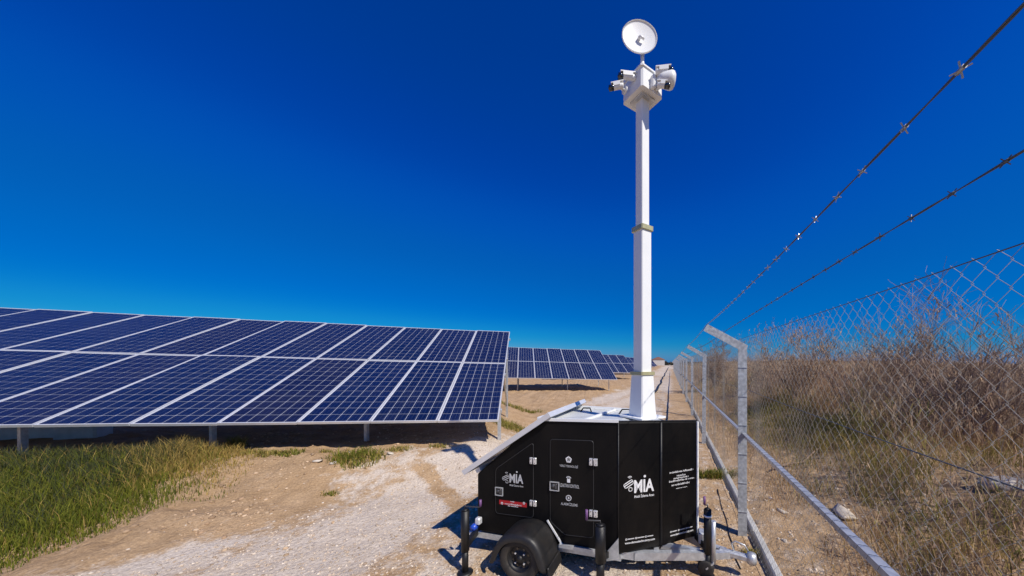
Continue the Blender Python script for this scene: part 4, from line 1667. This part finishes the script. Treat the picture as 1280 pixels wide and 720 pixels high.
# dry brush beyond the fence
def brush():
    parts = []

    def patch(x, y):
        # trodden sandy openings in the brush
        a = np.hypot((x - 4.5) / .75, (y - 3.45) / .5); b = np.hypot((x - 2.7) / .4, (y - 3.6) / .35)
        return .12 + .88 * sstep(.7, 1.3, a) * sstep(.7, 1.3, b)

    def field(n, s0, s1, t0, t1, hf, cols, wid, lean, dens=None):
        s = rng.uniform(s0, s1, n); t = t0 + (t1 - t0) * rng.random(n) ** 1.6
        x, y = FP[0] + FD[0] * t + FN[0] * s, FP[1] + FD[1] * t + FN[1] * s
        if dens is not None:
            k = rng.random(n) < dens(x, y, s, t)
            x, y, s, t = x[k], y[k], s[k], t[k]
        n = len(x)
        pos = np.stack([x, y, gz(x, y)], 1)
        h = hf(x, y, s, t) * rng.uniform(.5, 1.2, n)
        return x, y, s, t, pos, h, n

    # 1 short dry grass carpet
    x, y, s, t, pos, h, n = field(100000, .2, 5.5, -3.2, 22, lambda x, y, s, t: .14 + .42 * fbm(x * 1.2, y * 1.2, 3) * sstep(.3, 2, s), BROWN, 0, 0,
                                  lambda x, y, s, t: sstep(.28, .52, fbm(x * .9 + 3, y * .9, 3)) * (.3 + .7 * sstep(.2, .9, s)) * patch(x, y))
    col = palette(n, BROWN + STRAW[:2])
    gm = rng.random(n) < .55 * sstep(.52, .66, fbm(x * .6 + 40, y * .6, 3))
    col[gm] = palette(int(gm.sum()), OLIVE)
    gm = rng.random(n) < .7 * (1 - sstep(.6, 1.15, np.hypot((t - 3.8) / 3.8, (s - 1.8) / 1.0)))
    col[gm] = palette(int(gm.sum()), OLIVE)
    parts.append(blades(pos, h, rng.uniform(.003, .007, n), rng.uniform(.2, 1.1, n), col))
    # 2 tall dry stalks
    x, y, s, t, pos, h, n = field(60000, 1.0, 9, -3.0, 45, lambda x, y, s, t: (.35 + 1.0 * sstep(1.2, 3.2, s)) * (.45 + 1.0 * fbm(x * .8, y * .8, 3)), BROWN, 0, 0,
                                  lambda x, y, s, t: sstep(.30, .56, fbm(x * .75 + 70, y * .75 + 9, 3)) * sstep(.9, 2.2, s) * patch(x, y))
    col = palette(n, BROWN)
    cl1, cl2 = fbm(x * .8 + 11, y * .8 + 3, 2), fbm(x * 1.1 + 90, y * 1.1 + 33, 2)
    def recolour(mask, cs):
        col[mask] = palette(int(mask.sum()), cs)
    recolour((cl1 > .56) & (rng.random(n) < .8), [(0.40, 0.32, 0.25), (0.30, 0.235, 0.19), (0.52, 0.42, 0.32)])
    recolour((cl2 > .60) & (rng.random(n) < .75), [(0.56, 0.43, 0.26), (0.48, 0.36, 0.21), (0.60, 0.49, 0.33)])
    recolour((cl1 < .40) & (rng.random(n) < .7), [(0.40, 0.27, 0.18), (0.32, 0.21, 0.145), (0.48, 0.33, 0.215)])
    gm = rng.random(n) < .85 * sstep(.44, .58, fbm(x * .45 + 40, y * .45 + 5, 2)) * (1 - sstep(2.6, 3.8, s)) * (t < 14)
    gm |= rng.random(n) < .9 * (1 - sstep(.6, 1.15, np.hypot((t - 3.8) / 3.6, (s - 1.9) / .95) + (cl1 - .5)))
    recolour(gm, OLIVE + [(0.24, 0.23, 0.06)])
    h *= np.where(gm, .75, 1.0) * (.75 + .6 * (cl2 > .5) * cl2)
    parts.append(blades(pos, h, rng.uniform(.004, .008, n), rng.uniform(.05, .7, n), col))
    # seed heads / side twigs on the stalks
    k = rng.random(n) < .8
    for rep in range(3):
        fr_ = rng.uniform(.35, .95, k.sum())
        p2 = pos[k] + np.stack([rng.normal(0, .05, k.sum()), rng.normal(0, .05, k.sum()), h[k] * fr_], 1)
        parts.append(blades(p2, h[k] * rng.uniform(.08, .28, k.sum()), rng.uniform(.005, .012, k.sum()), rng.uniform(.5, 1.6, k.sum()), col[k] * rng.uniform(.8, 1.15, (k.sum(), 1))))
    # 3 far brush: bigger, coarser
    x, y, s, t, pos, h, n = field(22000, 1.6, 40, 22, 170, lambda x, y, s, t: (.5 + .9 * sstep(1.6, 4, s)) * (.15 + 1.5 * fbm(x * .3, y * .3, 3)), BROWN, 0, 0, None)
    col = palette(n, BROWN + OLIVE[:1])
    parts.append(blades(pos, h, rng.uniform(.03, .09, n), rng.uniform(.1, .8, n), col))
    return merge(parts)


v, f, c = brush()
o = link('dry_brush', np_mesh('dry_brush', v, f, M['twig'], c))
tag(o, 'dense brown dry brush and grass on the bank beyond the fence', 'brush', kind='stuff')


def shrub(t, s, hgt, label, stems=7, dens=1.0, leaf=0, spread=.5, name='bare_shrub', cols=BROWN, seed=1, upright=.75):
    rr = random.Random(seed)
    p0 = fpt(t, s, 0)
    p0.z = g1(p0.x, p0.y) - .03
    root = empty(name, p0)
    tag(root, label, 'shrub', 'shrubs on the bank beyond the fence')
    st, tw = MB(), []

    def grow(p, d, ln, r, lev):
        pts, rs = [p], [r]
        n_ = 4
        for i in range(n_):
            d = (d + Vector((rr.gauss(0, .13), rr.gauss(0, .13), rr.gauss(.04, .07)))).normalized()
            p = p + d * ln / n_
            pts.append(p); rs.append(max(r * (1 - .75 * (i + 1) / n_), .0018))
            if lev < 3 and i >= 0:
                for _ in range(rr.randint(1, 2)):
                    if rr.random() < .85 * dens:
                        dd = (d + Vector((rr.gauss(0, .55), rr.gauss(0, .55), rr.gauss(.12, .3)))).normalized()
                        grow(p, dd, ln * rr.uniform(.4, .65), rs[-1] * .75, lev + 1)
        if lev <= 1:
            st.tube(pts, rs, 5, cap=False)
        else:
            tw.append((pts, rs))

    for k in range(stems):
        a = rr.uniform(0, 2 * math.pi)
        d = Vector((math.cos(a) * spread, math.sin(a) * spread, upright)).normalized()
        grow(Vector((math.cos(a) * .06, math.sin(a) * .06, 0)), d, hgt * rr.uniform(.5, .72), .010 * hgt * rr.uniform(.7, 1.2), 0)
    st.build('stem', M['bark'], root)
    tm = MB()
    tips = []
    for pts, rs in tw:
        tm.tube(pts, [max(r_, .002) for r_ in rs], 3, cap=False, smooth=False)
        tips += pts[1:]
    tm.build('twigs', M['bark'], root)['kind'] = 'stuff'
    if leaf:
        tips = np.array([tuple(p) for p in tips])
        idx = rng.integers(0, len(tips), leaf)
        pos = tips[idx] + rng.normal(0, .035, (leaf, 3))
        v, f, c = blades(pos, rng.uniform(.03, .09, leaf) * hgt * .6, rng.uniform(.010, .022, leaf), rng.uniform(.4, 1.8, leaf), palette(leaf, cols))
        lo = link('dry_leaves', np_mesh('dry_leaves', v, f, M['twig'], c), root); lo['kind'] = 'stuff'
    return root


def ts(px, depth):
    x = (px - PPX) / FPX * depth
    d = np.array([x, depth]) - FP
    return float(d @ FD), float(d @ FN)


T_, S2 = ts(1240, 4.6)
shrub(T_, S2, 2.55, 'tall bare forked shrub against the sky at the right edge', 6, .9, seed=3)
T_, S2 = ts(1185, 5.0)
shrub(T_, S2, 2.0, 'bare reddish shrub left of the tall forked one on the bank crest', 8, 1, 400, seed=4)
T_, S2 = ts(1275, 5.2)
shrub(T_, S2, 1.7, 'low twiggy shrub cut by the right edge of the picture', 7, 1, 400, seed=5)
T_, S2 = ts(1125, 6.0)
shrub(T_, S2, 2.0, 'twiggy brown shrub on the crest below the mesh top, right of centre bank', 8, 1, 700, seed=6)
T_, S2 = ts(1070, 7.5)
shrub(T_, S2, 2.2, 'dense twiggy shrub on the crest midway between post and right edge', 9, 1, 1100, seed=7)
T_, S2 = ts(1000, 9.5)
shrub(T_, S2, 2.3, 'rounded brown bush with dark top right of the nearest fence post', 10, 1, 2600, seed=8, spread=.45)
T_, S2 = ts(960, 13)
shrub(T_, S2, 1.75, 'brown bush just right of the nearest fence post, farther back', 9, 1, 1800, seed=9)
T_, S2 = ts(894, 19)
shrub(T_, S2, 2.8, 'conical rusty-brown tree-like bush seen between the first two fence posts', 9, 1, 3200, seed=10, spread=.22, upright=1.0, cols=[(0.27, 0.15, 0.08), (0.20, 0.12, 0.07), (0.30, 0.19, 0.11)])
T_, S2 = ts(910, 24)
shrub(T_, S2, 2.3, 'far brown bush right of the conical one behind the fence', 8, 1, 1500, seed=12)

# far wood along the horizon
parts = []
n = 5200
x = rng.uniform(-120, 320, n); y = rng.uniform(300, 345, n)
hh = 2.2 + 4.5 * np.clip(fbm(x * .05, y * .01, 3), 0, 1)
pos = np.stack([x, y, rng.random(n) * hh * .5], 1)
v, f, c = blades(pos, hh * rng.uniform(.4, .8, n), rng.uniform(1.2, 3.0, n), rng.uniform(.1, .6, n), palette(n, [(0.05, 0.055, 0.05), (0.07, 0.07, 0.06), (0.09, 0.08, 0.07)]))
o = link('far_wood', np_mesh('far_wood', v, f, M['twig'], c))
tag(o, 'thin dark line of far trees on the horizon', 'woods', kind='stuff')
# distant house and water tower on the horizon right of the mast
hx = at(822.5, 452, 280)
hs = empty('far_house', (hx.x, hx.y, 0))
tag(hs, 'tiny pale house on the horizon just right of the mast', 'house')
MB().box((0, 0, 2.6), (10, 7, 5.2)).build('wall', M['far_wall'], hs)
MB().prism([(-5.6, 5.2), (5.6, 5.2), (0, 7.6)], (0, 7.8, 0), (0, -3.9, 0), (1, 0, 0), (0, 0, 1)).build('roof', M['far_roof'], hs)

# ------------------------------------------------------------------ stones, clods, litter
def rock(mesh_seed, flat=.7):
    rr = random.Random(mesh_seed)
    t = (1 + 5 ** .5) / 2
    vs_ = [(-1, t, 0), (1, t, 0), (-1, -t, 0), (1, -t, 0), (0, -1, t), (0, 1, t), (0, -1, -t), (0, 1, -t), (t, 0, -1), (t, 0, 1), (-t, 0, -1), (-t, 0, 1)]
    fs_ = [(0, 11, 5), (0, 5, 1), (0, 1, 7), (0, 7, 10), (0, 10, 11), (1, 5, 9), (5, 11, 4), (11, 10, 2), (10, 7, 6), (7, 1, 8), (3, 9, 4), (3, 4, 2), (3, 2, 6), (3, 6, 8), (3, 8, 9),
           (4, 9, 5), (2, 4, 11), (6, 2, 10), (8, 6, 7), (9, 8, 1)]
    sx, sy = rr.uniform(.8, 1.3), rr.uniform(.7, 1.1)
    out = []
    for p in vs_:
        k = rr.uniform(.6, 1.3) / 1.9
        out.append((p[0] * k * sx, p[1] * k * sy, p[2] * k * flat))
    return np.array(out), np.array(fs_)


ROCKS = [rock(s) for s in range(8)]


def scatter(name, n, xr, yr, size, cols, dens, mat='pebble'):
    x = rng.uniform(*xr, n); y = yr[0] + (yr[1] - yr[0]) * rng.random(n) ** 1.5
    k = rng.random(n) < dens(x, y)
    x, y = x[k], y[k]; n = len(x)
    z = gz(x, y)
    sz = size[0] + (size[1] - size[0]) * rng.random(n) ** 3
    cl = palette(n, cols)
    V, F, K = [], [], []
    o = 0
    for i in range(n):
        rv, rf = ROCKS[i % 8]
        a = rng.uniform(0, 6.28); ca, sa = math.cos(a), math.sin(a)
        w = rv @ np.array([[ca, sa, 0], [-sa, ca, 0], [0, 0, 1]]) * sz[i] + np.array([x[i], y[i], z[i] + sz[i] * .12])
        V.append(w); F.append(rf + o); K.append(np.repeat(cl[i][None], 12, 0)); o += 12
    return link(name, np_mesh(name, np.concatenate(V), np.concatenate(F), M[mat], np.concatenate(K)))


edge_f = lambda x, y: np.interp(y, EDGE_Y, EDGE_X)
o = scatter('gravel', 26000, (-4.6, 3.6), (2.45, 9.5), (.004, .017), [(0.56, 0.47, 0.37), (0.50, 0.405, 0.31), (0.61, 0.53, 0.44), (0.42, 0.325, 0.24), (0.36, 0.27, 0.195)],
            lambda x, y: np.where(fence_s(x, y) < -.1, sstep(-.25, .4, x - edge_f(x, y) + (fbm(x * 3, y * 3, 2) - .5) * .6) * .9 + .06, .25))
tag(o, 'pale loose gravel scattered over the track around the trailer', 'gravel', kind='stuff')
o = scatter('earth_clods', 9000, (-7, 0.5), (3.0, 8.2), (.006, .03), [(0.42, 0.29, 0.18), (0.33, 0.22, 0.135), (0.50, 0.37, 0.245)],
            lambda x, y: sstep(.0, .5, edge_f(x, y) - x) * sstep(.42, .62, fbm(x * 1.4 + 5, y * 1.4, 3)) + .03)
tag(o, 'brown earth clods and stones on the sand below the near array', 'clods', kind='stuff')
o = scatter('bank_rubble', 900, (1.5, 7.0), (1.4, 9), (.008, .035), [(0.50, 0.42, 0.34), (0.38, 0.29, 0.22), (0.58, 0.52, 0.46)],
            lambda x, y: (fence_s(x, y) > .2) * .6)
tag(o, 'loose stones and rubble on the bank beyond the fence', 'rubble', kind='stuff')

# single stones that stand out
def stone(px, py, size, label, sx=1.3, mat='stone', seed=0):
    p = on_ground(px, py)
    rv, rf = rock(100 + seed, .55)
    me = np_mesh('stone', rv * np.array([sx, 1, 1]) * size, rf, M[mat])
    o = link('stone', me, None, (p.x, p.y, p.z + size * .15))
    o.rotation_euler = (0, 0, seed * 1.3)
    md = o.modifiers.new('bev', 'SUBSURF'); md.levels = 1; md.render_levels = 1; md.subdivision_type = 'SIMPLE'
    tag(o, label, 'stone', 'single stones lying about')


stone(1058, 646, .11, 'large pale rock behind the fence mesh near the rail', 1.5, seed=1)
stone(1262, 610, .18, 'flat sandy rock on the bank at the right edge', 1.7, seed=2)
stone(1128, 566, .14, 'half buried pale slab midway up the brushy bank', 1.6, seed=3)
stone(978, 640, .05, 'pale stone on the bank just right of the nearest post foot', 1.3, seed=4)
stone(396, 604, .05, 'yellowish stone on the sand beside the stony strip', 1.4, seed=5)
stone(436, 588, .04, 'small pale stone under the green weed patch', 1.3, seed=6)
stone(488, 567, .05, 'pale stone at the right end of the green weed patch', 1.4, seed=7)
stone(415, 604, .05, 'paler stone right of the yellowish one on the sand', 1.2, seed=8)

# dead branch lying across the bank, cable by the coupling, soil lump under array end
pts = [on_ground(x, y) + Vector((0, 0, .05)) for x, y in ((965, 590), (985, 584), (1004, 578), (1022, 566))]
tag(MB().tube(pts, [.022, .02, .017, .012], 7).build('dead_branch', M['bark']), 'dead branch lying on the bank behind the nearest post', 'branch')
pts = [on_ground(x, y) + Vector((0, 0, .006)) for x, y in ((897, 612), (902, 634), (908, 650), (911, 668), (917, 684), (920, 700), (926, 712))]
tag(MB().tube(pts, .006, 6).build('black_cable', M['pipe']), 'thin black cable on the ground between trailer coupling and fence', 'cable')
